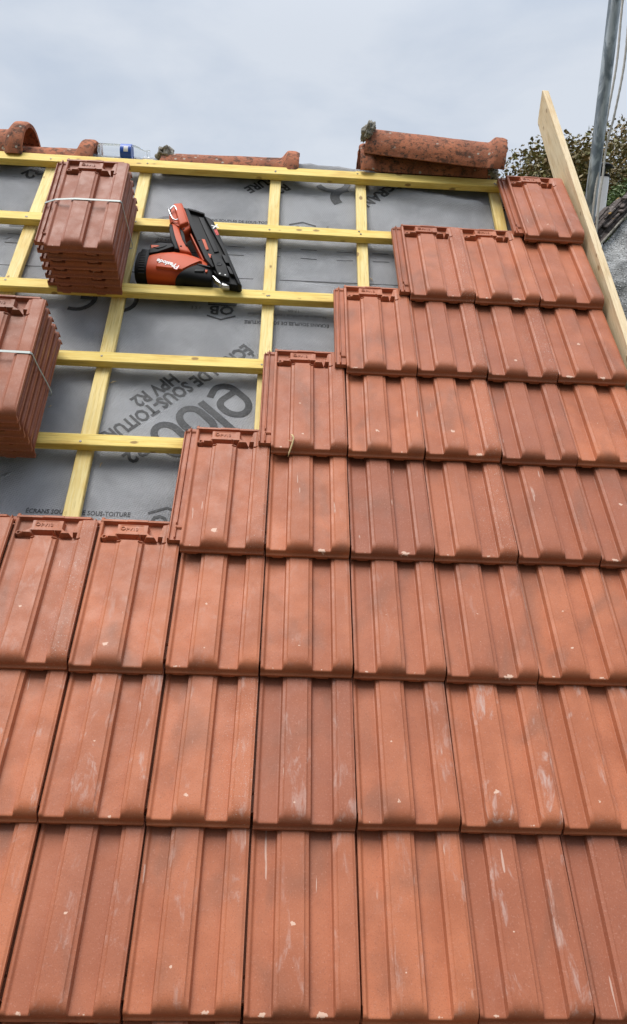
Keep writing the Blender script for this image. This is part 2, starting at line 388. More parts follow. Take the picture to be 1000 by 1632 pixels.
# ------------------------------------------------------------------ the clay tile
UW = 0.2245             # cover width
TL = 0.456              # tile length
XP = [(-0.001, 0.0048), (0.0022, 0.0062), (0.0055, 0.0055), (0.0100, 0.0006), (0.0125, 0.0), (0.0485, 0.0), (0.0500, 0.0006), (0.0535, 0.0134), (0.0608, 0.0151), (0.0630, 0.0179),
      (0.1110, 0.0179), (0.1132, 0.0151), (0.1205, 0.0134), (0.1240, 0.0006), (0.1255, 0.0), (0.1665, 0.0), (0.1680, 0.0006), (0.1715, 0.0134), (0.1788, 0.0151), (0.1810, 0.0179), (0.2120, 0.0179), (0.2165, 0.0158)]
def prof(x):
    for (a, b), (c, d) in zip(XP, XP[1:]):
        if x <= c:
            k = max(0, (x - a) / (c - a)); return b + (d - b) * k
    return XP[-1][1]
def sst(x, a, b):
    k = min(1, max(0, (x - a) / (b - a))); return k * k * (3 - 2 * k)
def plat(x, a, b, e=0.002): return sst(x, a - e / 2, a + e / 2) * (1 - sst(x, b - e / 2, b + e / 2))
def smin(a, b, k=0.0025):
    h = max(k - abs(a - b), 0) / k; return min(a, b) - h * h * k * 0.25
def tile_top(x, y):
    if x < -0.0015:                                   # interlocking flange on the left
        z = -0.012
        z += 0.008 * plat(x, -0.038, -0.0335, 0.001)                                    # outer wall
        z += 0.0065 * plat(x, -0.0215, -0.0175, 0.001) * sst(y, 0.088, 0.091)           # middle rib
        z += 0.0065 * plat(x, -0.0215, -0.0175, 0.001) * plat(y, 0.040, 0.076, 0.003)   # short rib
        xt = -0.0195 + (y - 0.074) * 1.2
        z += 0.005 * plat(y, 0.074, 0.0785, 0.002) * plat(x, -0.019, -0.004, 0.001)     # tick
        z += 0.006 * plat(y, 0.030, 0.0335, 0.002)
        if y > 0.400: z += 0.004 * sst(y, 0.44, 0.446)
        return z
    z = prof(x)
    if y < 0.070:                                    # ribs roll over at the tail
        E = -0.0065 + 0.0312 * max(0, 1 - ((0.070 - y) / 0.064) ** 2.15) ** 0.5 if y > 0.006 else -0.008
        z = smin(z, E, 0.006)
    if y < 0.0055: z = -0.0125 + y * 0.85
    # head
    if y > 0.355:
        for fx in (0.0585, 0.1155, 0.1765):           # little drain notches at the feet of the ribs
            z -= 0.006 * plat(y, 0.3655, 0.3695, 0.002) * plat(x, fx - 0.005, fx + 0.005, 0.002)
        inside = plat(x, 0.0075, 0.170, 0.003)
        cut = sst(y, 0.373, 0.377) * inside
        z = z * (1 - cut) + (-0.007) * cut
        lean = 0.027 * (1 - sst(y, 0.380, 0.404))      # flared legs of the hook plate
        pl = plat(x, 0.046 - lean, 0.130 + lean, 0.003)
        front = plat(y, 0.385, 0.428, 0.002)
        legs = plat(x, 0.052, 0.124, 0.012)
        hi = front * pl * (1 - 0.9 * legs * (1 - sst(y, 0.393, 0.395)))
        z = max(z, -0.007 + 0.021 * hi)
        if front > 0.5 and 0.405 < y < 0.424 and (0.058 < x < 0.118): z -= 0.0012       # recessed field of the stamp
        d = math.hypot(x - 0.0155, y - 0.389)
        if d < 0.0085: z = max(z, 0.009 * (1 - sst(d, 0.0065, 0.0085))) - 0.012 * (1 - sst(d, 0.0018, 0.0035))
        d = math.hypot(x - 0.108, y - 0.391)
        if d < 0.006: z = max(z, 0.017 * (1 - sst(d, 0.003, 0.005))) - 0.010 * (1 - sst(d, 0.001, 0.0025))
        rp = plat(x, 0.160 + 0.25 * max(0, y - 0.40) - 0.5 * max(0, 0.395 - y), 0.2165, 0.003) * plat(y, 0.388, 0.432, 0.003)
        z = max(z, -0.007 + 0.0205 * rp)
        z = z * (1 - sst(y, 0.430, 0.434)) + (-0.006) * sst(y, 0.430, 0.434) if x > 0.008 else z
        wall = plat(x, -0.030, 0.1985, 0.003) * plat(y, 0.4415, 0.4515, 0.0025)
        z = max(z, -0.006 + 0.0135 * wall + (0.0015 if 0.07 < x < 0.125 else 0) * wall)
    return z
def tile_bot(x, y, zt):
    if x < -0.0015: return min(-0.0185, zt - 0.005)
    zb = prof(x) - 0.0105
    lug = max(plat(x, 0.014, 0.046, 0.008), plat(x, 0.130, 0.164, 0.008)) * (1 - sst(y, 0.030, 0.040))
    zb -= 0.0125 * lug
    if y < 0.012: zb = min(zb, -0.0185)
    nib = plat(x, 0.05, 0.13, 0.008) * plat(y, 0.418, 0.434, 0.004)
    zb -= 0.020 * nib
    return min(zb, zt - 0.006)
def tile_mesh():
    xs = sorted({round(-0.038 + 0.00195 * i, 5) for i in range(19)} | {-0.0015, -0.001} | {a for a, _ in XP} | {round(0.001 + 0.0025 * i, 5) for i in range(88)})
    xs = [x for i, x in enumerate(xs) if i == 0 or x - xs[i - 1] > 0.0004]
    ys = [0, 0.003, 0.0052, 0.0062, 0.0075] + [0.009 + 0.0025 * i for i in range(24)] + [0.069, 0.0715, 0.0745, 0.077, 0.0795, 0.084, 0.088, 0.0915, 0.10, 0.16, 0.22, 0.28, 0.33, 0.352, 0.360] + [0.363 + 0.0016 * i for i in range(58)]
    ys = [y for y in ys if y < TL - 0.001] + [TL]
    nx, ny = len(xs), len(ys)
    def inside(x, y):
        if x < -0.0012 and y < 0.030: return False
        if x < -0.029 and y > 0.447: return False
        if x > 0.199 and y > 0.4335: return False
        if x < -0.0335 and y > 0.440: return False
        return True
    bm = bmesh.new(); top = {}; bot = {}
    def gv(i, j):
        if (i, j) not in top:
            x, y = xs[i], ys[j]; zt = tile_top(x, y)
            xr = x - (0.0015 * (1 - y / 0.004) if (y < 0.004 and x > 0.21) else 0)
            top[i, j] = bm.verts.new((xr, y, zt)); bot[i, j] = bm.verts.new((xr, y, tile_bot(x, y, zt)))
        return top[i, j], bot[i, j]
    cells = {(i, j) for i in range(nx - 1) for j in range(ny - 1) if inside((xs[i] + xs[i + 1]) / 2, (ys[j] + ys[j + 1]) / 2)}
    for i, j in cells:
        a, b, c, d = gv(i, j), gv(i + 1, j), gv(i + 1, j + 1), gv(i, j + 1)
        bm.faces.new((a[0], b[0], c[0], d[0])); bm.faces.new((d[1], c[1], b[1], a[1]))
        for (di, dj), (p_, q_) in (((0, -1), (a, b)), ((1, 0), (b, c)), ((0, 1), (c, d)), ((-1, 0), (d, a))):
            if (i + di, j + dj) not in cells: bm.faces.new((p_[0], p_[1], q_[1], q_[0]))
    # raised stamp on the hook plate
    tm = text_mesh('PV13', 0.0170, 0.0007, 0.0)
    off = len(bm.verts)
    bm2 = bmesh.new(); bm2.from_mesh(tm)
    bmesh.ops.transform(bm2, matrix=T((0.071, 0.4075, 0.0138)) @ Matrix.Diagonal((0.92, 0.85, 1, 1)), verts=bm2.verts)
    ring = [(0.0635 + 0.0052 * math.cos(k * PI / 7), 0.4145 + 0.0052 * math.sin(k * PI / 7), 0.0140) for k in range(15)]
    add_tube(bm2, ring, 0.0012, 5, caps=False)
    t3 = text_mesh('NF', 0.013, 0.0008, 0.0002); 
    tmp = bpy.data.meshes.new('stamp'); bm2.to_mesh(tmp); bm2.free(); bm.from_mesh(tmp); bpy.data.meshes.remove(tmp); bpy.data.meshes.remove(tm); bpy.data.meshes.remove(t3)
    bmesh.ops.recalc_face_normals(bm, faces=bm.faces)
    me = bpy.data.meshes.new('clay_tile'); bm.to_mesh(me); bm.free()
    me.materials.append(M_CLAY)
    for f in me.polygons: f.use_smooth = True
    me.set_sharp_from_angle(angle=rad(42))
    return me
TILE = tile_mesh()
proto = None
def place_tile(mw, label, group, color, name='clay_tile'):
    global proto
    if proto is None:
        proto = bpy.data.objects.new(name, TILE); o = proto
    else:
        o = proto.copy(); o.name = name
    COL.objects.link(o)
    o.matrix_world = mw; o.color = color
    return tag(o, label, 'roof tile', group)

ORD = ['zeroth', 'first', 'second', 'third', 'fourth', 'fifth', 'sixth', 'seventh', 'eighth', 'ninth']
ROW_V = {-1: -0.343, 0: 0.0, 1: 0.3461, 2: 0.6882, 3: 1.0253, 4: 1.3647, 5: 1.6991, 6: 2.0565, 7: 2.4164}
ROWS = {7: (3, 3), 6: (1, 3), 5: (0, 3), 4: (-1, 3), 3: (-2, 3), 2: (-5, 3), 1: (-5, 3), 0: (-5, 3), -1: (-5, 3)}
TILT = -math.atan(0.112)
rt = random.Random(11)
SPECIAL = {  # (row, column): (scuffs, dust, tone, chips, words)
    (7, 3): (0.25, 0.0, 0.35, 0.7, 'lone clay tile at the top beside the pale board, one white scratch'),
    (6, 1): (0.0, 0.9, 0.25, 1.25, 'dusty clay tile at the left of the second row, speckled white along its right rib'),
    (4, -1): (0.15, 0.35, 0.3, 1.4, 'clay tile with two white chips and a wood shaving on its lower edge'),
    (3, -2): (0.2, 0.45, 0.25, 1.3, 'stepped-out clay tile above the two tiles with stamped PV13 heads, flange exposed'),
    (1, 1): (1.0, 0.1, 0.15, 1.0, 'clay tile with a broad whitish rub mark near its lower edge'),
    (0, 2): (0.7, 1.0, 0.75, 0.9, 'brownish clay tile at bottom right with a white speckled right rib'),
    (5, 2): (0.1, 0.55, 0.45, 0.9, 'dull clay tile with a speckled right rib, second from the board, third row down'),
}
for r, (c0, c1) in ROWS.items():
    for c in range(c0, c1 + 1):
        k = c - c0 + 1
        rowname = f'{ORD[8 - r]} row down'
        sc = (0.72 if r <= 0 else 0.7 if r == 1 else 0.35 if r == 2 else 0.12) * rt.uniform(0.5, 1.1)
        du = 0.5 if rt.random() < 0.12 else 0.0
        col = [sc, du, rt.random() ** 1.6 * 0.8, rt.choice((0.0, 0.6, 0.9, 1.0, 1.1))]
        if c == 3: lab = f'clay tile at the right end of the {rowname}, against the pale board'
        elif c == c0: lab = f'clay tile at the left end of the {rowname}'
        else: lab = f'{ORD[k]} clay tile from the left in the {rowname}'
        if r == -1: lab = f'{ORD[k]} clay tile from the left in the row cut off by the bottom edge'
        if (r, c) in SPECIAL: *col, lab = SPECIAL[(r, c)]
        M = RM @ T((c * UW + rt.uniform(-0.0012, 0.0012), ROW_V[r] + rt.uniform(-0.0026, 0.0026), 0.005 + rt.uniform(-0.001, 0.0012))) \
            @ Matrix.Rotation(TILT + rt.uniform(-0.004, 0.005), 4, 'X') @ Matrix.Rotation(rt.uniform(-0.006, 0.006), 4, 'Z') @ Matrix.Rotation(rt.uniform(-0.007, 0.007), 4, 'Y')
        place_tile(M, lab, 'clay tiles laid on the roof', col)

# two strapped stacks waiting on the battens
def stack(u, v, w, tilt, yaw, words, seed, pitch=0.035, n=6):
    rs = random.Random(seed)
    base = RM @ T((u, v, w)) @ Matrix.Rotation(yaw, 4, 'Z') @ Matrix.Rotation(tilt, 4, 'X')
    names = ['bottom clay tile', 'second clay tile from the bottom', 'third clay tile from the bottom', 'third clay tile from the top', 'second clay tile from the top', 'top clay tile']
    for k in range(n):
        M = base @ T((rs.uniform(-0.002, 0.002) - 0.0005 * k, rs.uniform(-0.002, 0.002) - 0.001 * k, pitch * k)) @ Matrix.Rotation(rs.uniform(-0.004, 0.004), 4, 'Z')
        place_tile(M, f'{names[k]} of the strapped stack {words}', f'tiles in the strapped stack {words}', (0.06, 0.0, 0.72 + rs.uniform(-.15, .2), 0.55))
    # plastic strap pulled round the pile
    y = 0.215; t = 0.0012; hw = 0.0040; top = pitch * (n - 1)
    ins = [(-0.0395, top - 0.003), (-0.001, top + 0.0120), (0.063, top + 0.019), (0.2135, top + 0.019), (0.2180, top + 0.014), (0.2245, 0.004), (0.221, -0.0115), (0.150, -0.0215), (0.02, -0.0215), (-0.040, -0.020)]
    bm = bmesh.new(); ring = []
    cxx = sum(a for a, _ in ins) / len(ins); czz = sum(b for _, b in ins) / len(ins)
    pts = []
    for i, (a, b) in enumerate(ins):
        a2, b2 = ins[(i + 1) % len(ins)]
        for q in range(4): pts.append((a + (a2 - a) * q / 4, b + (b2 - b) * q / 4))
    for i, (a, b) in enumerate(pts):
        d = Vector((pts[(i + 1) % len(pts)][0] - pts[i - 1][0], pts[(i + 1) % len(pts)][1] - pts[i - 1][1])).normalized()
        nx_, nz_ = d.y, -d.x
        if nx_ * (a - cxx) + nz_ * (b - czz) < 0: nx_, nz_ = -nx_, -nz_
        hs_ = 0.0026 if a > 0.2155 else hw
        sway = 0.016 * sst(top - b, 0.0, top) if a > 0.2 else 0
        ring.append([bm.verts.new((a + nx_ * e, y + s + sway, b + nz_ * e)) for e, s in ((0, -hs_), (t, -hs_), (t, hs_), (0, hs_))])
    for i in range(len(ring)):
        A, B = ring[i], ring[(i + 1) % len(ring)]
        for q in range(4): bm.faces.new((A[q], A[(q + 1) % 4], B[(q + 1) % 4], B[q]))
    s = obj('packing_strap', bm, M_STRAP); s.matrix_world = base
    tag(s, f'pale plastic strap round the stack of tiles {words}', 'strap', 'straps round the stacks')
stack(-0.980, 2.076, -0.0535, 0.045, 0.0, 'standing just below the ridge', 3)
stack(-1.128, 1.362, -0.058, 0.062, -0.012, 'at the left edge', 5)

# ------------------------------------------------------------------ battens
def bar_mesh(length, w, h, axis, seed, wob=0.0012):
    """sawn bar with slightly wavy edges, origin at its start"""
    bm = bmesh.new(); n = max(6, int(length / 0.12)); rings = []
    b = 0.0022
    sec = [(-w / 2 + b, 0), (w / 2 - b, 0), (w / 2, b), (w / 2, h - b), (w / 2 - b, h), (-w / 2 + b, h), (-w / 2, h - b), (-w / 2, b)]
    for i in range(n + 1):
        s = length * i / n; ring = []
        for k, (p_, q) in enumerate(sec):
            dp = wob * fbm(s * 2.5, seed + (0 if k in (0, 5, 6, 7) else 9), 0.3); dq = wob * 0.7 * fbm(s * 2.2, seed + 40, 0.5) if q > h / 2 else 0
            ring.append(bm.verts.new((s, p_ + dp, q + dq) if axis == 0 else (p_ + dp, s, q + dq)))
        rings.append(ring)
    for i in range(n):
        for k in range(8): bm.faces.new((rings[i][k], rings[i][(k + 1) % 8], rings[i + 1][(k + 1) % 8], rings[i + 1][k]))
    bm.faces.new(rings[0][::-1]); bm.faces.new(rings[-1])
    return bm
CB_U = [-1.965, -1.570, -1.170, -0.783, -0.262, 0.075, 0.637]
BATTENS = [(1.4375, -2.4, 0.895, 0.044, 'yellow batten ending at the stepped-out tile, lowest of the bare battens'),
           (1.7805, -2.4, 0.895, 0.045, 'yellow batten just under the lower left stack, second bare batten from the bottom'),
           (2.1170, -2.4, 0.895, 0.047, 'yellow batten that the orange nail gun rests against'),
           (2.4880, -2.4, 0.895, 0.046, 'yellow batten passing behind the handle of the nail gun'),
           (2.8660, -2.4, 0.895, 0.050, 'topmost yellow batten along the ridge below the old ridge tiles')]
rn = random.Random(4)
for i, (v, a, b, w, lab) in enumerate(BATTENS):
    root = empty('batten', RM @ T((a, v, W_CTR + 0.0005)))
    tag(root, lab, 'batten', 'horizontal battens')
    obj('timber', bar_mesh(b - a, w, W_BAT - W_CTR - 0.0005, 0, 10 + i * 3), M_BATTEN, root)
    for cu in CB_U:
        for q in range(1 if rn.random() < 0.6 else 2):
            bm = bmesh.new(); x = cu - a + rn.uniform(-0.012, 0.012); y = rn.uniform(-0.011, 0.011); hz = W_BAT - W_CTR - 0.0005
            add_lathe(bm, [(-0.004, 0.0022), (-0.0002, 0.0038), (0.0012, 0.0036)], (0.1, 0.1, 1), 10, (x, y, hz))
            obj('nail', bm, M_NAIL, root)
for i, ve in enumerate((1.09, 0.75, 0.41, 0.06, -0.28)):      # the battens that already carry tiles
    o = obj('batten', bar_mesh(3.295, 0.045, 0.0285, 0, 60 + i), M_BATTEN); o.matrix_world = RM @ T((-2.4, ve, W_CTR + 0.0005))
    tag(o, 'yellow batten hidden under the laid tiles', 'batten', 'battens under the tiles')
CL = {-1.170: ('sloping counter batten to the left of the strapped stack below the ridge', 0.046), -0.783: ('sloping counter batten running down between the two strapped stacks and the nail gun', 0.047),
      -0.262: ('sloping counter batten right of the nail gun, with dark pencil marks', 0.043), 0.075: ('short visible counter batten under the right pair of old ridge tiles', 0.041),
      0.637: ('counter batten mostly hidden behind the lone top tile', 0.042), -1.570: ('counter batten beyond the left edge', 0.045), -1.965: ('counter batten beyond the left edge', 0.045)}
for i, cu in enumerate(CB_U):
    lab, w = CL[cu]
    yaw = {-1.170: -0.012, -0.783: 0.004, -0.262: 0.0, 0.075: -0.010}.get(cu, 0)
    M = RM @ T((cu, 1.9, W_MEM + 0.001)) @ Matrix.Rotation(yaw, 4, 'Z') @ T((0, -3.1, 0))
    o = obj('counter_batten', bar_mesh(4.14, w, W_CTR - W_MEM - 0.001, 1, 90 + i * 5, 0.0018), M_COUNTER)
    o.matrix_world = M; tag(o, lab, 'batten', 'counter battens up the slope')

# ------------------------------------------------------------------ underlay with its printing
def mem(u, v):
    d = 0.0050 * fbm(u * 2.3, v * 2.3, 1.7) + 0.0022 * fbm(u * 3.0 + v * 6, v * 14 - u * 4, 6.6) + 0.0010 * fbm(u * 9, v * 3, 4.1)
    k = sst(v, 2.70, 2.98)
    d += k * (0.006 * fbm(u * 3.1, v * 2.0, 8.0) + 0.004 * fbm(u * 8 + v * 5, v * 7, 3.0))
    # one long pleat under the top batten on the right
    pl = (v - (2.835 - 0.16 * (u - 0.25))) / 0.028
    d += 0.024 * math.exp(-pl * pl) * sst(u, 0.08, 0.3) * (1 - sst(u, 0.62, 0.8))
    d += 0.016 * plat(u, -0.20, 0.08, 0.10) * sst(v, 2.93, 2.985) * (0.7 + 0.6 * fbm(u * 14, v * 6, 1.0))
    for cu in CB_U:
        q = abs(u - cu)
        if q < 0.06: d *= sst(q, 0.02, 0.06)
    return W_MEM - 0.0042 + min(d, 0.020)
bm = bmesh.new(); us = [-3.0 + 0.03 * i for i in range(131)]; vs = [-1.3 + 0.1 * i for i in range(22)] + [0.9 + 0.024 * i for i in range(88)]
us = [q for q in us if q < 0.9] + [0.902]; vs = [q for q in vs if q < 2.985] + [2.985, 2.997]
g = [[bm.verts.new((a, b, mem(a, b))) for b in vs] for a in us]
# over the ridge and a little way down the far side
far = []
for a in us:
    col_ = []
    for k in range(1, 6):
        s = 0.05 * k
        dy, dz = s * math.cos(PITCH), -s * math.sin(PITCH)   # world offsets
        wob = 0.008 * fbm(a * 6, k * 0.7, 2.0)
        col_.append(bm.verts.new((a, 3.003 + dy * cs + dz * sn, W_MEM - 0.003 - dy * sn + dz * cs + wob)))
    far.append(col_)
for i in range(len(us) - 1):
    for j in range(len(vs) - 1): bm.faces.new((g[i][j], g[i + 1][j], g[i + 1][j + 1], g[i][j + 1]))
    bm.faces.new((g[i][-1], g[i + 1][-1], far[i + 1][0], far[i][0]))
    for j in range(4): bm.faces.new((far[i][j], far[i + 1][j], far[i + 1][j + 1], far[i][j + 1]))
sheet = bmesh.ops.solidify(bm, geom=bm.faces[:], thickness=0.0012)
und = empty('roof_underlay', RM.copy()); tag(und, 'grey printed roofing underlay stretched over the slope beneath the battens', 'roof underlay')
obj('fabric_sheet', bm, M_MEM, und, smooth=True)
def lay(bm, mat=M_INK, name='printed_lettering'):
    """drop a flat print on to the sheet"""
    bmesh.ops.triangulate(bm, faces=bm.faces[:])
    for _ in range(2):
        es = [e for e in bm.edges if e.calc_length() > 0.02]
        if not es: break
        bmesh.ops.subdivide_edges(bm, edges=es, cuts=1); bmesh.ops.triangulate(bm, faces=bm.faces[:])
    for q in bm.verts: q.co.z = mem(q.co.x, q.co.y) + 0.0011
    for f in bm.faces:
        if f.normal.z < 0: f.normal_flip()
    me = bpy.data.meshes.new(name); bm.to_mesh(me); bm.free(); me.materials.append(mat)
    o = bpy.data.objects.new(name, me); COL.objects.link(o); o.parent = und
    return o
def words(s, u, v, size, ang, bold=0.012, stretch=1.0, mat=M_INK, align='LEFT'):
    tm = text_mesh(s, size, 0, bold * size, align); bm = bmesh.new(); bm.from_mesh(tm); bpy.data.meshes.remove(tm)
    bmesh.ops.transform(bm, matrix=T((u, v, 0)) @ Matrix.Rotation(rad(ang), 4, 'Z') @ Matrix.Diagonal((stretch, 1, 1, 1)), verts=bm.verts)
    return lay(bm, mat)
def strokes(lines, width, u, v, ang, scale, mat=M_INK, name='printed_emblem'):
    bm = bmesh.new()
    for pts in lines:
        P_ = [Vector((a, b)) for a, b in pts]; prev = None
        for i, q in enumerate(P_):
            d = (P_[min(i + 1, len(P_) - 1)] - P_[max(i - 1, 0)]).normalized(); nrm = Vector((-d.y, d.x)) * width / 2
            cur = (bm.verts.new((*(q + nrm), 0)), bm.verts.new((*(q - nrm), 0)))
            if prev: bm.faces.new((prev[0], prev[1], cur[1], cur[0]))
            prev = cur
    bmesh.ops.transform(bm, matrix=T((u, v, 0)) @ Matrix.Rotation(rad(ang), 4, 'Z') @ Matrix.Scale(scale, 4), verts=bm.verts)
    return lay(bm, mat, name)
def arc(cx_, cy_, r, a0, a1, n=16, ry=None): return [(cx_ + r * math.cos(rad(a0 + (a1 - a0) * k / n)), cy_ + (ry or r) * math.sin(rad(a0 + (a1 - a0) * k / n))) for k in range(n + 1)]
LINE = 'ÉCRANS SOUPLES DE SOUS-TOITURE'
words(LINE, -0.918, 1.205, 0.0215, 0, 0.018, 0.83)
words(LINE, -0.046, 2.043, 0.0215, 180, 0.018, 0.83)
words(LINE, -0.545, 2.592, 0.0215, 0, 0.018, 0.83)
words(LINE, -1.63, 2.592, 0.0215, 0, 0.018, 0.83)
words('Numéro de certificat / certificate number', -0.055, 2.083, 0.0200, 180, 0.0, 0.83, M_INKF)
words('17-00...', -0.150, 2.108, 0.0190, 180, 0.0, 0.95, M_INKF)
words('20 cm', -0.700, 2.453, 0.027, 0, 0.008, 0.95, M_INKF); words('15 cm', -0.700, 2.392, 0.027, 0, 0.008, 0.95, M_INKF)
words('E.', -0.055, 2.583, 0.022, 0, 0.0, 1, M_INKF); words('I S E', -0.50, 2.105, 0.02, 180, 0.0, 1, M_INKF)
# diagonal house print
DS = 0.071
words('ÉCRAN DE SOUS-TOITURE', -0.335, 1.925, DS, 225, 0.032, 0.72)
words('HPV R2', -0.567, 1.775, DS, 225, 0.032, 0.74)
words('R2', -0.628, 1.475, DS, 225, 0.035, 0.9)
words('ÉCRAN', 0.225, 2.915, DS, 225, 0.035, 0.9)
words('TURE', -0.290, 2.905, 0.062, 222, 0.035, 0.9)
words('R2', -0.225, 2.862, 0.062, 222, 0.035, 0.9)
words('AiR2', -1.175, 2.930, 0.078, 222, 0.035, 0.95)
words('TURE', 0.735, 2.88, 0.060, 225, 0.035, 0.95)
E_ = arc(0.5, 0.5, 0.5, 180, 15, 14, 0.5)
def glyph_e(): return [(1.0, 0.52), (0.05, 0.52)][::-1] + []
# big rounded name
big = []
e = [(0.98, -0.22)] + arc(0.62, -0.05, 0.36, -90, -180, 8, 0.30)[0:] 
ering = [(0.95, 0.02)] + arc(0.62, 0.30, 0.34, -75, -180, 8, 0.42) + arc(0.62, 0.62, 0.34, 180, 0, 14, 0.42) + arc(0.72, 0.52, 0.24, 0, -90, 8, 0.22) + [(0.30, 0.30)]
oring = arc(0.36, 0.62, 0.30, 0, 180, 12, 0.40) + arc(0.36, 0.30, 0.30, 180, 360, 12, 0.40) + [(0.66, 0.62)]
big.append(ering); big.append([(1.24, -0.02), (1.24, 1.45)])
big.append([(a + 1.40, b) for a, b in oring]); big.append([(a + 2.22, b) for a, b in oring])
strokes(big, 0.19, -0.352, 1.758, 225, 0.122)
ce = [arc(0, 0, 0.5, 70, 290, 16), arc(1.15, 0, 0.5, 70, 290, 16), [(0.68, 0), (1.05, 0)]]
strokes(ce, 0.13, -0.79, 2.118, 180, 0.125); strokes(ce, 0.10, -0.665, 2.54, 0, 0.115, M_INKF)
strokes([arc(0, 0, 0.5, 80, 200, 12)], 0.30, 0.045, 2.79, 20, 0.13); strokes([arc(0, 0, 0.5, 190, 330, 12)], 0.2, -0.03, 2.90, 20, 0.13)
def hexmark(u, v, ang, s, mat=M_INK):
    strokes([[(-0.5, 0.22), (0, 0.42), (0.5, 0.22)], [(-0.5, -0.34), (0.5, -0.34)], [(-0.52, -0.44), (0.52, -0.44)]], 0.075, u, v, ang, s, mat)
    tm = text_mesh('QB', s * 0.62, 0, s * 0.016, 'CENTER'); b2 = bmesh.new(); b2.from_mesh(tm); bpy.data.meshes.remove(tm)
    bmesh.ops.transform(b2, matrix=T((u, v, 0)) @ Matrix.Rotation(rad(ang), 4, 'Z') @ T((0, -s * 0.27, 0)), verts=b2.verts); lay(b2, mat)
hexmark(-0.425, 2.083, 180, 0.100); hexmark(-0.148, 2.573, 0, 0.105); hexmark(-1.200, 2.545, 0, 0.105); hexmark(-0.520, 1.197, 0, 0.105)
def dashes(u0, u1, v, step=0.137, l=0.062):
    u = u0
    while u < u1:
        strokes([[(0, 0), (l, 0)]], 0.0028, u, v, 0, 1, name='printed_dash'); u += step
for v in (2.447, 2.397): dashes(-1.66, 0.5, v)
strokes([[(-2.4, 0.0), (-1.2, 0.003), (-0.4, -0.002), (0.6, 0.001)]], 0.0042, 0, 2.268, 0, 1, name='overlap_seam')

# ------------------------------------------------------------------ nail gun
GUN={
 'body': [(-0.141, -0.145), (-0.143, -0.081), (-0.143, -0.04), (-0.112, -0.022), (-0.06, 0.01), (0.001, -0.007), (0.057, -0.036), (0.079, -0.067), (0.085, -0.104), (0.073, -0.149)],
 'cap': [(-0.17, -0.154), (-0.175, -0.084), (-0.178, -0.015), (-0.17, 0.028), (-0.146, 0.037), (-0.139, 0.016), (-0.142, -0.047), (-0.137, -0.148)],
 'panel': [(-0.141, -0.049), (-0.141, 0.003), (-0.109, 0.018), (-0.064, 0.017), (-0.054, -0.002), (-0.11, -0.034)],
 'tri': [(-0.139, 0.001), (-0.111, 0.001), (-0.105, -0.004), (-0.135, -0.02)],
 'nose_shroud': [(-0.01, -0.177), (0.013, -0.123), (0.04, -0.08), (0.089, -0.098), (0.091, -0.155), (0.079, -0.177)],
 'handle': [(-0.087, 0.139), (-0.058, 0.134), (-0.042, 0.099), (-0.031, 0.042), (-0.022, 0.014), (-0.008, 0.008), (0.009, -0.029), (-0.032, -0.022), (-0.04, -0.016), (-0.057, 0.047), (-0.073, 0.111)],
 'grip_back': [(-0.088, 0.128), (-0.073, 0.124), (-0.058, 0.054), (-0.033, -0.019), (-0.054, -0.015), (-0.067, 0.031), (-0.082, 0.088)],
 'grip_front': [(-0.05, 0.107), (-0.032, 0.091), (-0.03, 0.063), (-0.009, 0.006), (-0.017, 0.006), (-0.032, 0.042)],
 'head': [(-0.092, 0.169), (-0.094, 0.222), (-0.084, 0.253), (-0.054, 0.259), (-0.035, 0.201), (-0.016, 0.144), (-0.007, 0.11), (-0.029, 0.082), (-0.045, 0.103), (-0.054, 0.128), (-0.085, 0.129)],
 'head_top': [(-0.079, 0.225), (-0.05, 0.231), (-0.016, 0.125), (-0.047, 0.101)],
 'magazine': [(-0.043, 0.226), (0.0, 0.216), (0.033, 0.199), (0.071, 0.167), (0.126, 0.013), (0.195, -0.179), (0.189, -0.186), (0.146, -0.177), (0.109, -0.143), (0.087, -0.108), (0.061, -0.062), (0.024, 0.033), (-0.014, 0.132)],
 'mag_rib': [(0.035, 0.18), (0.065, 0.162), (0.123, -0.001), (0.19, -0.188), (0.184, -0.191), (0.114, -0.001)],
 'mag_slot': [(-0.016, 0.191), (0.022, 0.18), (0.045, 0.126), (0.081, 0.02), (0.107, -0.055), (0.082, -0.047), (0.024, 0.109), (0.002, 0.144)],
 'w1': [(0.037, 0.054), (0.049, 0.053), (0.067, -0.002), (0.057, -0.006)],
 'w2': [(0.066, -0.026), (0.078, -0.029), (0.083, -0.05), (0.073, -0.047)],
 's1': [(0.116, -0.038), (0.131, -0.045), (0.147, -0.085), (0.133, -0.083)],
 's2': [(0.137, -0.099), (0.15, -0.105), (0.166, -0.144), (0.153, -0.14)],
 'latch': [(0.078, -0.046), (0.113, -0.047), (0.134, -0.096), (0.151, -0.149), (0.15, -0.165), (0.112, -0.152)],
 'lever': [(0.091, -0.142), (0.101, -0.146), (0.124, -0.17), (0.131, -0.187), (0.122, -0.191), (0.107, -0.169), (0.091, -0.155)],
 'tip': [(0.123, -0.162), (0.133, -0.148), (0.152, -0.17), (0.152, -0.183), (0.127, -0.18)],
 'railtop': [(-0.01, 0.094), (-0.006, 0.098), (0.055, -0.05), (0.05, -0.052)],
 'hook': [(-0.1, 0.205), (-0.077, 0.144), (-0.064, 0.136), (-0.049, 0.148), (-0.074, 0.214), (-0.08, 0.216), (-0.09, 0.193)],
 'P': [(-0.02, -0.122), (-0.1, -0.098), (-0.06, -0.111), (-0.033, -0.136)],
 'X': [(0.069, 0.113), (0.082, 0.079)],
 'boss': [(0.112, -0.095), (-0.032, 0.003), (0.03, 0.038), (0.118, -0.146), (0.137, -0.152)],
}

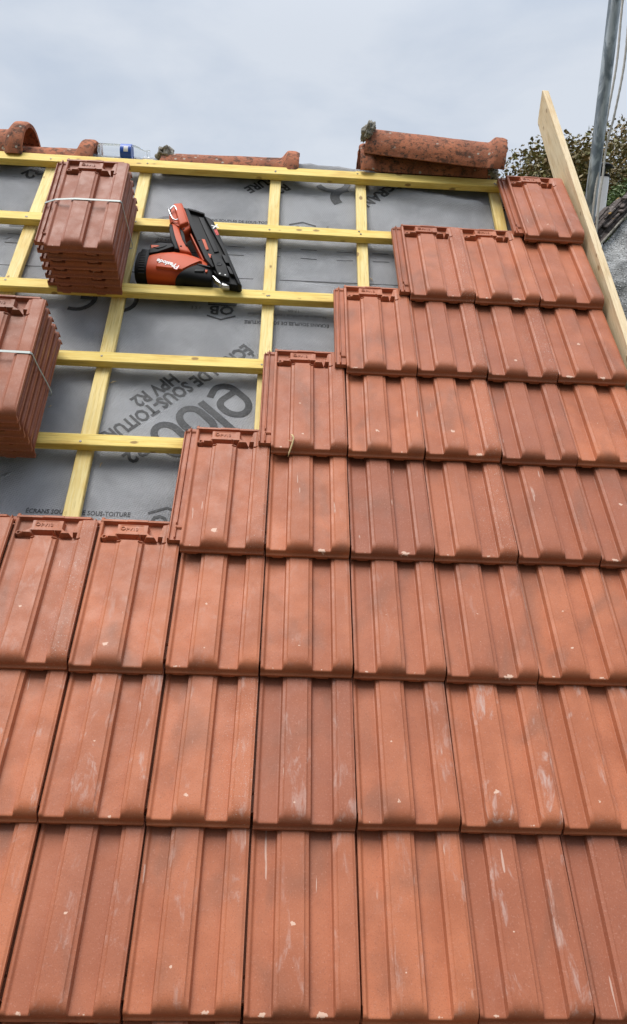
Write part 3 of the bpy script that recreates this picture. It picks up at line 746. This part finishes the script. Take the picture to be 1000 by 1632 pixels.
gb = Vector((-0.55, 2.30, -0.12))
gun = empty('nail_gun', RM @ T(gb)); tag(gun, 'orange and black gas nail gun lying on its side against a batten', 'nail gun')
WB = -0.12
def gpart(name, keys, mat, w0, w1, bev, parent=gun, seg=3, smooth=True):
    bm = bmesh.new()
    for k in ([keys] if isinstance(keys, str) else keys): add_prism(bm, GUN[k] if isinstance(k, str) else k, w0 - WB, w1 - WB, bev, seg)
    return obj(name, bm, mat, parent, smooth=smooth, sharp=38)
# rounded motor housing: a tube of oval sections along the body axis
def gtube(name, stations, mat, parent=gun, n=28, pw=2.6):
    """stations: (u, v, half height in v, w centre, half depth, skew in u per v)"""
    bm = bmesh.new(); rings = []
    for u, v, hv, wc, hw, skew in stations:
        ring = []
        for k in range(n):
            a = 2 * PI * k / n; c_, s_ = math.cos(a), math.sin(a)
            dv_ = hv * math.copysign(abs(c_) ** (2 / pw), c_); dw = hw * math.copysign(abs(s_) ** (2 / pw), s_)
            ring.append(bm.verts.new((u + skew * dv_, v + dv_, wc - WB + dw)))
        rings.append(ring)
    for i in range(len(rings) - 1):
        for k in range(n): bm.faces.new((rings[i][k], rings[i][(k + 1) % n], rings[i + 1][(k + 1) % n], rings[i + 1][k]))
    bm.faces.new(rings[0][::-1]); bm.faces.new(rings[-1])
    return obj(name, bm, mat, parent, smooth=True, sharp=40)
body = gtube('motor_housing', [(-0.139, -0.082, 0.052, -0.074, 0.041, 0.03), (-0.128, -0.080, 0.056, -0.074, 0.0435, 0.03), (-0.10, -0.076, 0.063, -0.074, 0.044, 0.0), (-0.055, -0.074, 0.070, -0.074, 0.044, 0.0),
                               (-0.01, -0.078, 0.068, -0.074, 0.043, 0.0), (0.035, -0.090, 0.058, -0.074, 0.041, 0.05), (0.066, -0.102, 0.046, -0.074, 0.036, 0.1)], M_ORANGE)
cap = gtube('end_cap', [(-0.183, -0.078, 0.046, -0.076, 0.034, 0.02), (-0.179, -0.074, 0.058, -0.076, 0.042, 0.02), (-0.165, -0.068, 0.068, -0.075, 0.0445, 0.02), (-0.146, -0.066, 0.071, -0.075, 0.0450, 0.03), (-0.1385, -0.068, 0.067, -0.075, 0.042, 0.03)], M_BLACK)
bm = bmesh.new()
for k in range(15):
    a = rad(-12 + k * 9.5); v_ = -0.068 + 0.0685 * math.cos(a); w_ = -0.075 + 0.0445 * math.sin(a) if math.sin(a) > 0 else -0.075
    if k < 15:
        t_ = -0.068 + 0.060 - k * 0.0088
        hh = 1 - ((t_ + 0.068) / 0.0705) ** 2.6 if abs(t_ + 0.068) < 0.0705 else 0
        wz = -0.075 + 0.0445 * max(0, 1 - abs((t_ + 0.068) / 0.070) ** 2.6) ** (1 / 2.6)
        add_box(bm, (-0.168, t_ - 0.0016, wz - WB - 0.004), (-0.147, t_ + 0.0016, wz - WB + 0.0016), 0.0006)
obj('cap_rib', bm, M_DARKG, cap)
gpart('rear_panel', 'panel', M_BLACK, -0.060, -0.031, 0.004)
bm = bmesh.new(); add_tube(bm, [(-0.128, -0.012, -0.0318 - WB), (-0.112, -0.018, -0.0305 - WB), (-0.094, -0.008, -0.0308 - WB), (-0.083, 0.002, -0.0318 - WB)], 0.0022, 6)
obj('panel_clip', bm, M_DARKG, gun, smooth=True)
gpart('rear_tab', 'tri', M_ORANGE, -0.062, -0.030, 0.003)
gpart('side_panel', [[(-0.106, -0.118), (-0.097, -0.060), (-0.075, -0.042), (-0.03, -0.045), (0.022, -0.062), (0.050, -0.078), (0.012, -0.095), (-0.012, -0.128)]], M_ORANGE, -0.05, -0.0275, 0.004)
sh = gtube('nose_shroud', [(-0.004, -0.122, 0.038, -0.076, 0.0445, 0.9), (0.022, -0.108, 0.047, -0.076, 0.044, 0.65), (0.052, -0.112, 0.047, -0.075, 0.0405, 0.2), (0.080, -0.120, 0.042, -0.074, 0.036, 0.05), (0.089, -0.122, 0.036, -0.074, 0.031, 0.0)], M_BLACK, pw=3.0)
gpart('shroud_slot', [[(0.036, -0.086), (0.080, -0.098), (0.081, -0.104), (0.034, -0.092)]], M_DARKG, -0.045, -0.0315, 0.001)
gpart('shroud_window', [[(0.030, -0.118), (0.062, -0.116), (0.060, -0.128), (0.028, -0.130)]], M_DARKG, -0.045, -0.0305, 0.001)
gpart('trigger_light', [[(0.064, -0.117), (0.073, -0.118), (0.072, -0.128), (0.066, -0.130)]], M_ORANGE, -0.045, -0.032, 0.001)
gpart('handle', 'handle', M_ORANGE, -0.080, -0.032, 0.010)
hd = gpart('grip', 'grip_back', M_BLACK, -0.082, -0.030, 0.010)
gpart('grip', 'grip_front', M_BLACK, -0.080, -0.0305, 0.008)
gpart('battery_head', 'head', M_ORANGE, -0.085, -0.030, 0.009)
gpart('battery_block', 'head_top', M_ORANGE, -0.05, -0.016, 0.007)
mg = gpart('magazine', 'magazine', M_BLACK, -0.069, -0.0385, 0.004)
gpart('magazine_rail', 'mag_rib', M_BLACK, -0.055, -0.026, 0.003, mg)
gpart('magazine_rail', [[(-0.043, 0.224), (-0.014, 0.132), (0.024, 0.033), (0.061, -0.062), (0.087, -0.108), (0.097, -0.104), (0.078, -0.062), (0.040, 0.033), (0.004, 0.130), (-0.026, 0.219)]], M_BLACK, -0.055, -0.028, 0.003, mg)
gpart('magazine_rim', [[(-0.030, 0.222), (0.0, 0.214), (0.036, 0.196), (0.033, 0.188), (-0.002, 0.203), (-0.026, 0.211)]], M_DARKG, -0.055, -0.027, 0.002, mg)
gpart('magazine_channel', [[(0.014, 0.182), (0.034, 0.178), (0.104, -0.012), (0.088, -0.018)]], M_DARKG, -0.055, -0.034, 0.002, mg)
gpart('nail_window', 'w1', M_ORANGE, -0.05, -0.0345, 0.001, mg); gpart('nail_window', 'w2', M_ORANGE, -0.05, -0.0345, 0.001, mg)
gpart('magazine_slot', 's1', M_DARKG, -0.05, -0.0245, 0.001, mg); gpart('magazine_slot', 's2', M_DARKG, -0.05, -0.0245, 0.001, mg)
gpart('nail_strip', 'railtop', M_ORANGE, -0.07, -0.045, 0.001)
gpart('latch_plate', 'latch', M_BLACK, -0.05, -0.0235, 0.003, mg)
for i, (bx_, by_, br, m) in enumerate(((0.112, -0.095, 0.0105, M_DARKG), (0.118, -0.146, 0.0035, M_WHITE), (0.137, -0.152, 0.0035, M_WHITE), (-0.032, 0.003, 0.004, M_BLACK), (0.03, 0.038, 0.0042, M_DARKG), (-0.031, 0.100, 0.0042, M_BLACK))):
    bm = bmesh.new(); w_ = {0: -0.024, 1: -0.0236, 2: -0.0236, 3: -0.0325, 4: -0.0285, 5: -0.031}[i]
    add_lathe(bm, [(-0.004, br), (0.001, br), (0.0022, br * 0.75), (0.0010 if i == 0 else 0.0024, br * 0.4)], (0, 0, 1), 18, (bx_, by_, w_ - WB)); obj('screw' if i else 'latch_button', bm, m, gun, smooth=True, sharp=40)
gpart('safety_lever', [[(0.091, -0.143), (0.098, -0.146), (0.119, -0.170), (0.126, -0.186), (0.120, -0.188), (0.109, -0.170), (0.092, -0.152)]], M_STEEL, -0.050, -0.032, 0.003)
gpart('nose_tip', 'tip', M_STEEL, -0.066, -0.044, 0.003)
bm = bmesh.new()
pts = [(a, b, -0.022 - WB + (0.004 if k > 3 else 0)) for k, (a, b) in enumerate(GUN['hook'])]
dense = []
for i in range(len(pts) - 1):
    for q in range(4): dense.append(Vector(pts[i]).lerp(Vector(pts[i + 1]), q / 4))
dense.append(Vector(pts[-1])); 
for _ in range(2): dense = [dense[0]] + [(dense[i - 1] + dense[i] * 2 + dense[i + 1]) / 4 for i in range(1, len(dense) - 1)] + [dense[-1]]
dense.append(dense[-1] + Vector((0.002, -0.006, -0.014)))
add_tube(bm, dense, 0.0029, 8); obj('belt_hook', bm, M_STEEL, gun, smooth=True)
def gtext(s, size, x, y, w, ang, mat, name='lettering', bold=0.02, sx=1.0):
    me = text_mesh(s, size, 0.0004, bold * size); me.materials.append(mat)
    o = obj(name, me, None, gun); o.matrix_local = T((x, y, w - WB)) @ Matrix.Rotation(rad(ang), 4, 'Z') @ Matrix.Diagonal((sx, 1, 1, 1)); return o
gtext('P', 0.036, -0.021, -0.109, -0.0270, 160, M_RED, 'emblem', 0.03); gtext('P', 0.031, -0.0235, -0.111, -0.0268, 160, M_WHITE, 'emblem', 0.01)
gtext('Paslode', 0.027, -0.036, -0.103, -0.0264, 160, M_WHITE, sx=0.86, bold=0.035)
gtext('X', 0.030, 0.0675, 0.124, -0.0255, -70, M_WHITE, bold=0.03); gtext('nano', 0.021, 0.0785, 0.098, -0.0255, -70, M_RED, bold=0.04, sx=0.8)

# ------------------------------------------------------------------ ridge: old half-round tiles left lying along it
def WP(u, y, z): return Vector((u, y, z + Z0))
RY, RZ = 2.279, 1.955             # ridge line in the house frame
def ridge_tile(stations, half, th=0.015, n=26, seed=0, jag=0.0):
    """stations: (x, outer radius, drop); an arch of burnt clay open underneath"""
    bm = bmesh.new(); O = []; I = []
    for i, (x, r, ofs) in enumerate(stations):
        ro, ri = [], []
        for k in range(n + 1):
            a = -half + 2 * half * k / n
            rr = r * (1 + 0.018 * fbm(x * 7, a * 1.5, seed)) + 0.0016 * fbm(x * 40, a * 9, seed + 3)
            xx = x + (jag * fbm(a * 5, seed, 1) if i in (0, len(stations) - 1) else 0)
            ro.append(bm.verts.new((xx, rr * math.sin(a), rr * math.cos(a) + ofs))); q = rr - th
            ri.append(bm.verts.new((xx, q * math.sin(a), q * math.cos(a) + ofs)))
        O.append(ro); I.append(ri)
    m = len(stations)
    for i in range(m - 1):
        for k in range(n):
            bm.faces.new((O[i][k], O[i + 1][k], O[i + 1][k + 1], O[i][k + 1])); bm.faces.new((I[i][k + 1], I[i + 1][k + 1], I[i + 1][k], I[i][k]))
        for k in (0, n): bm.faces.new((O[i][k], I[i][k], I[i + 1][k], O[i + 1][k]) if k == 0 else (O[i + 1][k], I[i + 1][k], I[i][k], O[i][k]))
    for i in (0, m - 1):
        for k in range(n): bm.faces.new((O[i][k], O[i][k + 1], I[i][k + 1], I[i][k]))
    return bm
def stations(length, r, bell_r, bell_len, side, taper=0.004):
    st = []
    for k in range(15):
        x = (length - bell_len) * k / 14; st.append((x, r + taper * k / 14, 0))
    L0 = length - bell_len
    for k in range(1, 15):
        q = k / 14; x = L0 + bell_len * q
        f = sst(q, 0.0, 0.45) if q < 0.8 else 1 - 0.22 * ((q - 0.8) / 0.2) ** 2
        st.append((x, r + taper + (bell_r - r - taper) * f, 0))
    if side < 0: st = [(-x, r_, o_) for x, r_, o_ in st][::-1]
    return st
def lump(name, mw, size, seed, parent=None):
    bm = bmesh.new(); bmesh.ops.create_icosphere(bm, subdivisions=4, radius=1)
    for v in bm.verts:
        d = v.co.normalized(); k = 1 + 0.35 * fbm(d.x * 1.6 + seed, d.y * 1.6, d.z * 1.6) + 0.16 * fbm(d.x * 5, d.y * 5 + seed, d.z * 5)
        v.co = Vector((d.x * size[0], d.y * size[1], d.z * size[2])) * k
    o = obj(name, bm, M_MORTAR, parent, smooth=True)
    if parent: o.matrix_local = mw
    else: o.matrix_world = mw
    return o
def R(ax, a): return Matrix.Rotation(rad(a), 4, ax)
RT = [
 # left pair
 ('old ridge tile with its flared right mouth resting on the ridge at the left', stations(0.52, 0.108, 0.150, 0.085, 1), 78, T(WP(-1.525, 2.300, 1.858)), 1, 0),
 ('raised old ridge tile at the far left, its big round mouth facing right', stations(0.50, 0.118, 0.152, 0.085, 1), 88, T(WP(-1.775, 2.290, 1.905)), 2, 0),
 # middle
 ('low old ridge tile mid-ridge with a mortar lump on its left end', stations(0.565, 0.106, 0.138, 0.075, 1), 72, T(WP(-0.735, 2.285, 1.862)) @ R('Y', -0.6), 3, 0.006),
 # right pair
 ('lower ridge tile of the right pair, partly covered and lichen stained', stations(0.56, 0.108, 0.137, 0.075, -1), 84, T(WP(0.640, 2.279, 1.912)), 4, 0.004),
 ('upper ridge tile of the right pair, lying tilted and blotched with black lichen', stations(0.565, 0.112, 0.140, 0.075, 1), 80, T(WP(0.105, 2.270, 1.993)) @ R('Y', 5.2) @ R('Z', -7) @ R('X', 12), 5, 0.006),
]
rts = []
for lab, st, half, mw, seed, jag in RT:
    o = obj('ridge_tile', ridge_tile(st, rad(half), seed=seed, jag=jag), M_OLD, smooth=True, sharp=50); o.matrix_world = mw
    tag(o, lab, 'ridge tile', 'old ridge tiles on the ridge'); rts.append(o)
lump('mortar', T((0.012, -0.020, 0.098)), (0.036, 0.044, 0.034), 2.2, rts[2])
lump('mortar', T((0.004, -0.052, 0.100)) @ R('Y', 18), (0.024, 0.038, 0.040), 5.1, rts[4])
lump('mortar', T((-0.012, -0.085, 0.015)), (0.026, 0.03, 0.045), 7.7, rts[3])

# water bottle lying behind the stack
bot = empty('plastic_bottle', T(WP(-0.995, 2.250, 1.957))); tag(bot, 'clear plastic bottle with a blue label lying along the ridge behind the stack', 'bottle')
bm = bmesh.new(); pr = [(0, 0.012), (0.002, 0.026), (0.006, 0.0315)]
for k in range(26): pr.append((0.010 + 0.0035 * k, 0.0318 - (0.0012 if k % 2 else 0)))
pr += [(0.105, 0.0318), (0.132, 0.0318), (0.150, 0.0300), (0.165, 0.0245), (0.178, 0.0165), (0.186, 0.0125), (0.200, 0.0120)]
add_lathe(bm, pr, (1, 0, 0), 32); obj('shell', bm, M_PET, bot, smooth=True)
bm = bmesh.new(); add_lathe(bm, [(0.093, 0.0325), (0.094, 0.0328), (0.137, 0.0328), (0.138, 0.0325)], (1, 0, 0), 32); lb = obj('label_band', bm, M_BLUE, bot, smooth=True, sharp=40)
bm = bmesh.new()
for k in range(8):
    a0 = rad(-4 + k * 5); 
    def cp(a, x): return (x, -0.0331 * math.cos(a), 0.0331 * math.sin(a))
    q = [bm.verts.new(cp(a0, 0.108)), bm.verts.new(cp(a0, 0.126)), bm.verts.new(cp(a0 + rad(5), 0.126)), bm.verts.new(cp(a0 + rad(5), 0.108))]; bm.faces.new(q)
bmesh.ops.remove_doubles(bm, verts=bm.verts, dist=1e-5)
obj('label_print', bm, M_WHITE, lb)
bm = bmesh.new(); add_lathe(bm, [(0.196, 0.0135), (0.197, 0.0142), (0.209, 0.0142), (0.210, 0.0132)], (1, 0, 0), 24); obj('bottle_cap', bm, M_PET, bot, smooth=True, sharp=40)

# ------------------------------------------------------------------ barge board along the right verge
bm = bmesh.new()
poly = [(-1.0, 0.046), (1.9, 0.031), (3.18, 0.0062), (3.484, 0.001), (3.494, -0.004), (3.425, -0.104), (3.417, -0.106), (3.409, -0.113), (2.9, -0.112), (1.9, -0.112), (-1.0, -0.105)]
n = len(poly); A = [bm.verts.new((0.909, a, b)) for a, b in poly]; B = [bm.verts.new((0.936, a, b)) for a, b in poly]
bm.faces.new(A); bm.faces.new(B[::-1])
for i in range(n): bm.faces.new((A[i], B[i], B[(i + 1) % n], A[(i + 1) % n]))
bmesh.ops.bevel(bm, geom=bm.edges[:], offset=0.0018, segments=1, affect='EDGES')
o = obj('barge_board', bm, M_BOARD); o.matrix_world = RM.copy()
tag(o, 'pale raw timber board standing on edge along the right verge and past the ridge', 'board')

# wood shaving on the tile
bm = bmesh.new()
add_tube(bm, [(-0.170, 1.412, 0.019), (-0.166, 1.405, 0.026), (-0.162, 1.397, 0.024), (-0.163, 1.388, 0.020), (-0.165, 1.380, 0.018), (-0.169, 1.369, 0.010), (-0.173, 1.358, 0.004), (-0.176, 1.347, -0.001)], [0.0012, 0.0024, 0.0028, 0.0020, 0.0026, 0.0024, 0.0020, 0.0008], 6)
add_tube(bm, [(-0.165, 1.388, 0.018), (-0.172, 1.390, 0.0175), (-0.178, 1.394, 0.017)], [0.0014, 0.001, 0.0005], 5)
o = obj('wood_shaving', bm, M_STRAW, smooth=True); o.matrix_world = RM.copy(); tag(o, 'curled pale wood shaving hanging over a tile edge', 'wood shaving')

# small splinters left by the saw and the nails
for k, (u, v, a, l, lab) in enumerate(((-0.757, 1.715, 20, 0.022, 'tiny wood splinter on the underlay just right of the counter batten'), (-0.735, 1.375, 70, 0.018, 'tiny wood splinter beside the lowest stretch of counter batten'),
        (-0.245, 2.09, 110, 0.014, 'tiny wood splinter under the batten below the nail gun'), (0.105, 2.30, -60, 0.020, 'tiny wood splinter right of the short counter batten'), (-0.930, 1.60, 35, 0.012, 'tiny pale crumb on the underlay right of the lower stack'))):
    bm = bmesh.new(); c_, s_ = math.cos(rad(a)), math.sin(rad(a)); z_ = mem(u, v) + 0.003
    add_tube(bm, [(u, v, z_), (u + c_ * l * .4, v + s_ * l * .4, z_ + 0.003), (u + c_ * l * .75 - s_ * .002, v + s_ * l * .75 + c_ * .002, z_ + 0.0025), (u + c_ * l, v + s_ * l, z_ + 0.0008)], [0.0006, 0.0016, 0.0013, 0.0004], 5)
    o = obj('wood_splinter', bm, M_STRAW, smooth=True); o.matrix_world = RM.copy(); tag(o, lab, 'wood splinter', 'wood splinters on the underlay')

# ------------------------------------------------------------------ scaffold pole and ropes
bm = bmesh.new(); PX, PY = 1.046, 2.165
add_lathe(bm, [(0, 0.02415), (0.002, 0.02415), (9.0, 0.02415), (9.001, 0.0215)], (0, 0, 1), 28)
o = obj('scaffold_pole', bm, M_GALV, smooth=True, sharp=40); o.matrix_world = T((PX, PY, 1.0)); tag(o, 'galvanised steel scaffold pole standing upright behind the pale board', 'scaffold pole')
ROPE_A = [(1.160, 3.90, 0.67), (1.129, 3.495, 0.372), (1.115, 3.287, 0.229), (1.086, 3.112, 0.11), (1.066, 2.994, 0.03), (1.054, 2.898, -0.036), (1.040, 2.771, -0.124), (1.02, 2.35, -0.42), (1.01, 1.9, -0.75)]
ROPE_B = [(1.174, 3.90, 0.69), (1.152, 3.473, 0.380), (1.139, 3.268, 0.237), (1.106, 3.092, 0.12), (1.076, 2.975, 0.041), (1.067, 2.880, -0.025), (1.053, 2.754, -0.112), (1.03, 2.33, -0.40), (1.02, 1.9, -0.72)]
def smooth_path(P_, n=6):
    P_ = [Vector(q) for q in P_]; out = []
    for i in range(len(P_) - 1):
        p0, p1, p2, p3 = P_[max(i - 1, 0)], P_[i], P_[i + 1], P_[min(i + 2, len(P_) - 1)]
        for k in range(n):
            t = k / n; out.append(0.5 * ((2 * p1) + (p2 - p0) * t + (2 * p0 - 5 * p1 + 4 * p2 - p3) * t * t + (3 * p1 - p0 - 3 * p2 + p3) * t ** 3))
    return out + [P_[-1]]
for pts, lab in ((ROPE_A, 'pale rope hanging closest to the scaffold pole'), (ROPE_B, 'pale rope hanging to the right of the other rope')):
    bm = bmesh.new(); sp_ = smooth_path(pts, 14)
    add_tube(bm, sp_, [0.0046 + 0.0006 * math.sin(i * 2.4) for i in range(len(sp_))], 8)
    o = obj('rope', bm, M_ROPE, smooth=True); o.matrix_world = RM.copy(); tag(o, lab, 'rope', 'ropes by the pole')

# ------------------------------------------------------------------ the neighbour's roof, flue, house and ground
nr = empty('neighbour_roof', RM.copy()); tag(nr, 'weathered neighbouring roof of rough grey cement edged with blackened old tiles', 'roof')
DL = Vector((0.17, 0.227, 0)).normalized(); PL = Vector((-DL.y, DL.x, 0)); P0 = Vector((1.142, 2.80, -0.30))
bm = bmesh.new(); grid = {}
NX, NY = 60, 120
for i in range(NX + 1):
    for j in range(NY + 1):
        s = -0.35 + 5.2 * (i / NX) ** 1.6; t_ = -3.2 * (j / NY) ** 1.5
        q = P0 + DL * s + PL * t_
        grid[i, j] = bm.verts.new((q.x, q.y, q.z + 0.030 * fbm(q.x * 4, q.y * 4, 2.2, 6) + 0.012 * fbm(q.x * 17, q.y * 17, 5, 4)))
for i in range(NX):
    for j in range(NY):
        c = (grid[i, j].co + grid[i + 1, j + 1].co) / 2
        if c.x > 0.965: bm.faces.new((grid[i, j], grid[i + 1, j], grid[i + 1, j + 1], grid[i, j + 1]))
bmesh.ops.delete(bm, geom=[v for v in bm.verts if not v.link_faces], context='VERTS')
r_ = bmesh.ops.extrude_face_region(bm, geom=bm.faces[:])
for v in r_['geom']:
    if isinstance(v, bmesh.types.BMVert):
        hgt = Z0 + sn * v.co.y + cs * v.co.z + 0.2; v.co.y -= sn * hgt; v.co.z -= cs * hgt
obj('cement_slope', bm, M_CEM, nr, smooth=True)
rr = random.Random(21)
for k in range(6):
    bm = bmesh.new()
    for q in range(24):
        s0 = -0.10 + 0.02 * k + q * 0.15 + rr.uniform(-0.03, 0.03); l = rr.uniform(0.2, 0.23); d0 = 0.002 + k * 0.015; zz_ = P0.z + 0.008 + k * 0.008 + rr.uniform(-0.006, 0.006)
        d0 *= max(0.3, 1 - 1.5 * max(0, s0)); a0 = P0 + DL * s0 + PL * d0; pts = []
        vs_ = []
        for (ds, dp, dz) in ((0, 0, 0), (l, 0, 0), (l, 0.026, -0.006), (0, 0.026, -0.006)):
            c = a0 + DL * ds + PL * (dp + rr.uniform(-0.005, 0.005)); vs_.append((c.x, c.y, zz_ + dz + rr.uniform(-0.010, 0.010)))
        lo = [bm.verts.new((a, b, c - 0.010)) for a, b, c in vs_]; hi = [bm.verts.new(c) for c in vs_]
        bm.faces.new(hi); bm.faces.new(lo[::-1])
        for i in range(4): bm.faces.new((lo[i], lo[(i + 1) % 4], hi[(i + 1) % 4], hi[i]))
    bmesh.ops.bevel(bm, geom=bm.edges[:], offset=0.003, segments=2, affect='EDGES')
    obj('tile_course', bm, M_DARKT, nr)
bm = bmesh.new(); add_tube(bm, [P0 + DL * s + PL * (0.004) + Vector((0, 0, 0.012 + 0.006 * fbm(s * 5, 1, 1))) for s in [-0.22 + 0.1 * i for i in range(40)]], [0.005 + 0.004 * abs(fbm(i * 0.9, 2, 2)) for i in range(40)], 6)
obj('mortar_edge', bm, M_MORTAR, nr, smooth=True)

fl = empty('flue_pipe', T((2.0, 4.62, Z0 + 2.02))); tag(fl, 'white flue pipe with a black cap beyond the board, behind the ropes', 'flue')
bm = bmesh.new(); add_lathe(bm, [(0.06, 0.060), (0.44, 0.060), (0.441, 0.052)], (0, 0, 1), 28); obj('pipe', bm, M_PVC, fl, smooth=True, sharp=40)
bm = bmesh.new(); add_lathe(bm, [(0.435, 0.064), (0.450, 0.064), (0.452, 0.030), (0.500, 0.030), (0.502, 0.075), (0.515, 0.075), (0.530, 0.045), (0.534, 0.01)], (0, 0, 1), 28); obj('cap', bm, M_BLACK, fl, smooth=True, sharp=40)
bm = bmesh.new(); add_lathe(bm, [(-0.9, 0.07), (0.0, 0.07), (0.005, 0.062), (0.06, 0.066), (0.062, 0.060)], (0, 0, 1), 28); obj('collar', bm, M_PVC, fl, smooth=True, sharp=40)
bm = bmesh.new(); add_box(bm, (0.052, -0.03, -0.02), (0.082, 0.03, 0.18), 0.006); obj('flashing', bm, M_BLACK, fl)

# the house below the roof
hs = empty('house', T((-1.0, 2.279, 0))); tag(hs, 'house under the new roof, rendered walls and boarded rafters', 'house')
bm = bmesh.new()
xl, xr = -4.0, 1.86; ya = 3.12
prof_ = [(-ya, 0), (ya, 0), (ya, Z0 + 1.66 - ya * math.tan(PITCH)), (0, Z0 + 1.66), (-ya, Z0 + 1.66 - ya * math.tan(PITCH))]
a_ = [bm.verts.new((xl, y, z)) for y, z in prof_]; b_ = [bm.verts.new((xr, y, z)) for y, z in prof_]
bm.faces.new(a_); bm.faces.new(b_[::-1])
for i in range(5): bm.faces.new((a_[i], b_[i], b_[(i + 1) % 5], a_[(i + 1) % 5]))
obj('wall', bm, M_RENDER, hs)
for sgn in (-1, 1):
    bm = bmesh.new(); sec = []
    zt = 1.900 + Z0 if sgn < 0 else 1.895 + Z0
    ye = 3.15
    for (y, dz) in ((0.002, 0), (ye, 0), (ye, -0.12), (0.002, -0.12)): sec.append((sgn * y, zt - y * math.tan(PITCH) + dz))
    a_ = [bm.verts.new((xl - 0.1, y, z)) for y, z in sec]; b_ = [bm.verts.new((1.895, y, z)) for y, z in sec]
    bm.faces.new(a_); bm.faces.new(b_[::-1])
    for i in range(4): bm.faces.new((a_[i], b_[i], b_[(i + 1) % 4], a_[(i + 1) % 4]))
    obj('roof_boarding', bm, M_DECK, hs)
bm = bmesh.new(); bmesh.ops.create_grid(bm, x_segments=60, y_segments=60, size=600)
o = obj('ground', bm, M_GROUND); tag(o, None, None, kind='structure')
# ------------------------------------------------------------------ trees
def tree(label, base, h, crown_c, crown_r, n_leaf, leaf, mat, seed, name='leafy_tree', blobs=16):
    rs = random.Random(seed); root = empty(name, T(base)); tag(root, label, 'tree')
    bm = bmesh.new(); cc = Vector(crown_c) - Vector(base)
    add_tube(bm, smooth_path([(0, 0, -0.1), (0.08, 0.03, h * 0.25), (cc.x * 0.5, cc.y * 0.5, h * 0.5), (cc.x, cc.y, cc.z)], 5), [0.17 - 0.008 * i for i in range(16)], 9)
    tips = []
    for i in range(blobs):
        d = Vector((rs.gauss(0, 1), rs.gauss(0, 1), rs.gauss(0.25, 0.8))).normalized(); k = rs.uniform(0.55, 1.0)
        tip = cc + Vector((d.x * crown_r[0], d.y * crown_r[1], d.z * crown_r[2])) * k; tips.append(tip)
        st = Vector((cc.x * 0.7, cc.y * 0.7, cc.z - crown_r[2] * rs.uniform(0.2, 0.9))); mid = (st + tip) / 2 + Vector((rs.uniform(-.1, .1), rs.uniform(-.1, .1), 0.12))
        add_tube(bm, smooth_path([st, mid, tip], 4), [0.045 - 0.0045 * q for q in range(9)], 6)
    obj('trunk', bm, M_BARK, root, smooth=True)
    vs_, fs = [], []
    for i in range(n_leaf):
        t = rs.choice(tips); r = crown_r[0] * 0.52 * rs.random() ** 0.6
        d = Vector((rs.gauss(0, 1), rs.gauss(0, 1), rs.gauss(0, 0.75))).normalized()
        p_ = t + d * r; s = leaf * rs.uniform(0.6, 1.3)
        a = Vector((rs.gauss(0, 1), rs.gauss(0, 1), rs.gauss(-0.3, 0.6))).normalized(); b = a.cross(Vector((rs.gauss(0, 1), rs.gauss(0, 1), rs.gauss(0, 1)))).normalized(); c = a.cross(b)
        k = len(vs_)
        vs_ += [p_, p_ + a * s * 0.5 + b * s * 0.26 + c * s * 0.06, p_ + a * s, p_ + a * s * 0.5 - b * s * 0.26 + c * s * 0.06]
        fs += [(k, k + 1, k + 2, k + 3)]
    me = bpy.data.meshes.new('crown'); me.from_pydata([tuple(v) for v in vs_], [], fs); obj('crown', me, mat, root)
cz0 = Z0
tree('brownish leafed tree seen between the pale board and the scaffold pole', (4.35, 13.0, 0), 8.6, (4.42, 13.0, 8.68), (0.98, 1.0, 1.22), 13500, 0.092, M_LEAF_BROWN, 31, blobs=26)
tree('larger brown leafed tree at the right edge behind the white flue', (5.65, 13.6, 0), 8.8, (5.85, 13.6, 8.75), (1.15, 1.1, 1.65), 16500, 0.092, M_LEAF_BROWN, 47, blobs=30)
tree('green bushy tree in front of the brown ones, above the old dark tiles', (4.2, 9.95, 0), 6.4, (4.30, 9.95, 7.98), (0.44, 0.42, 0.46), 5200, 0.062, M_LEAF_GREEN, 53)
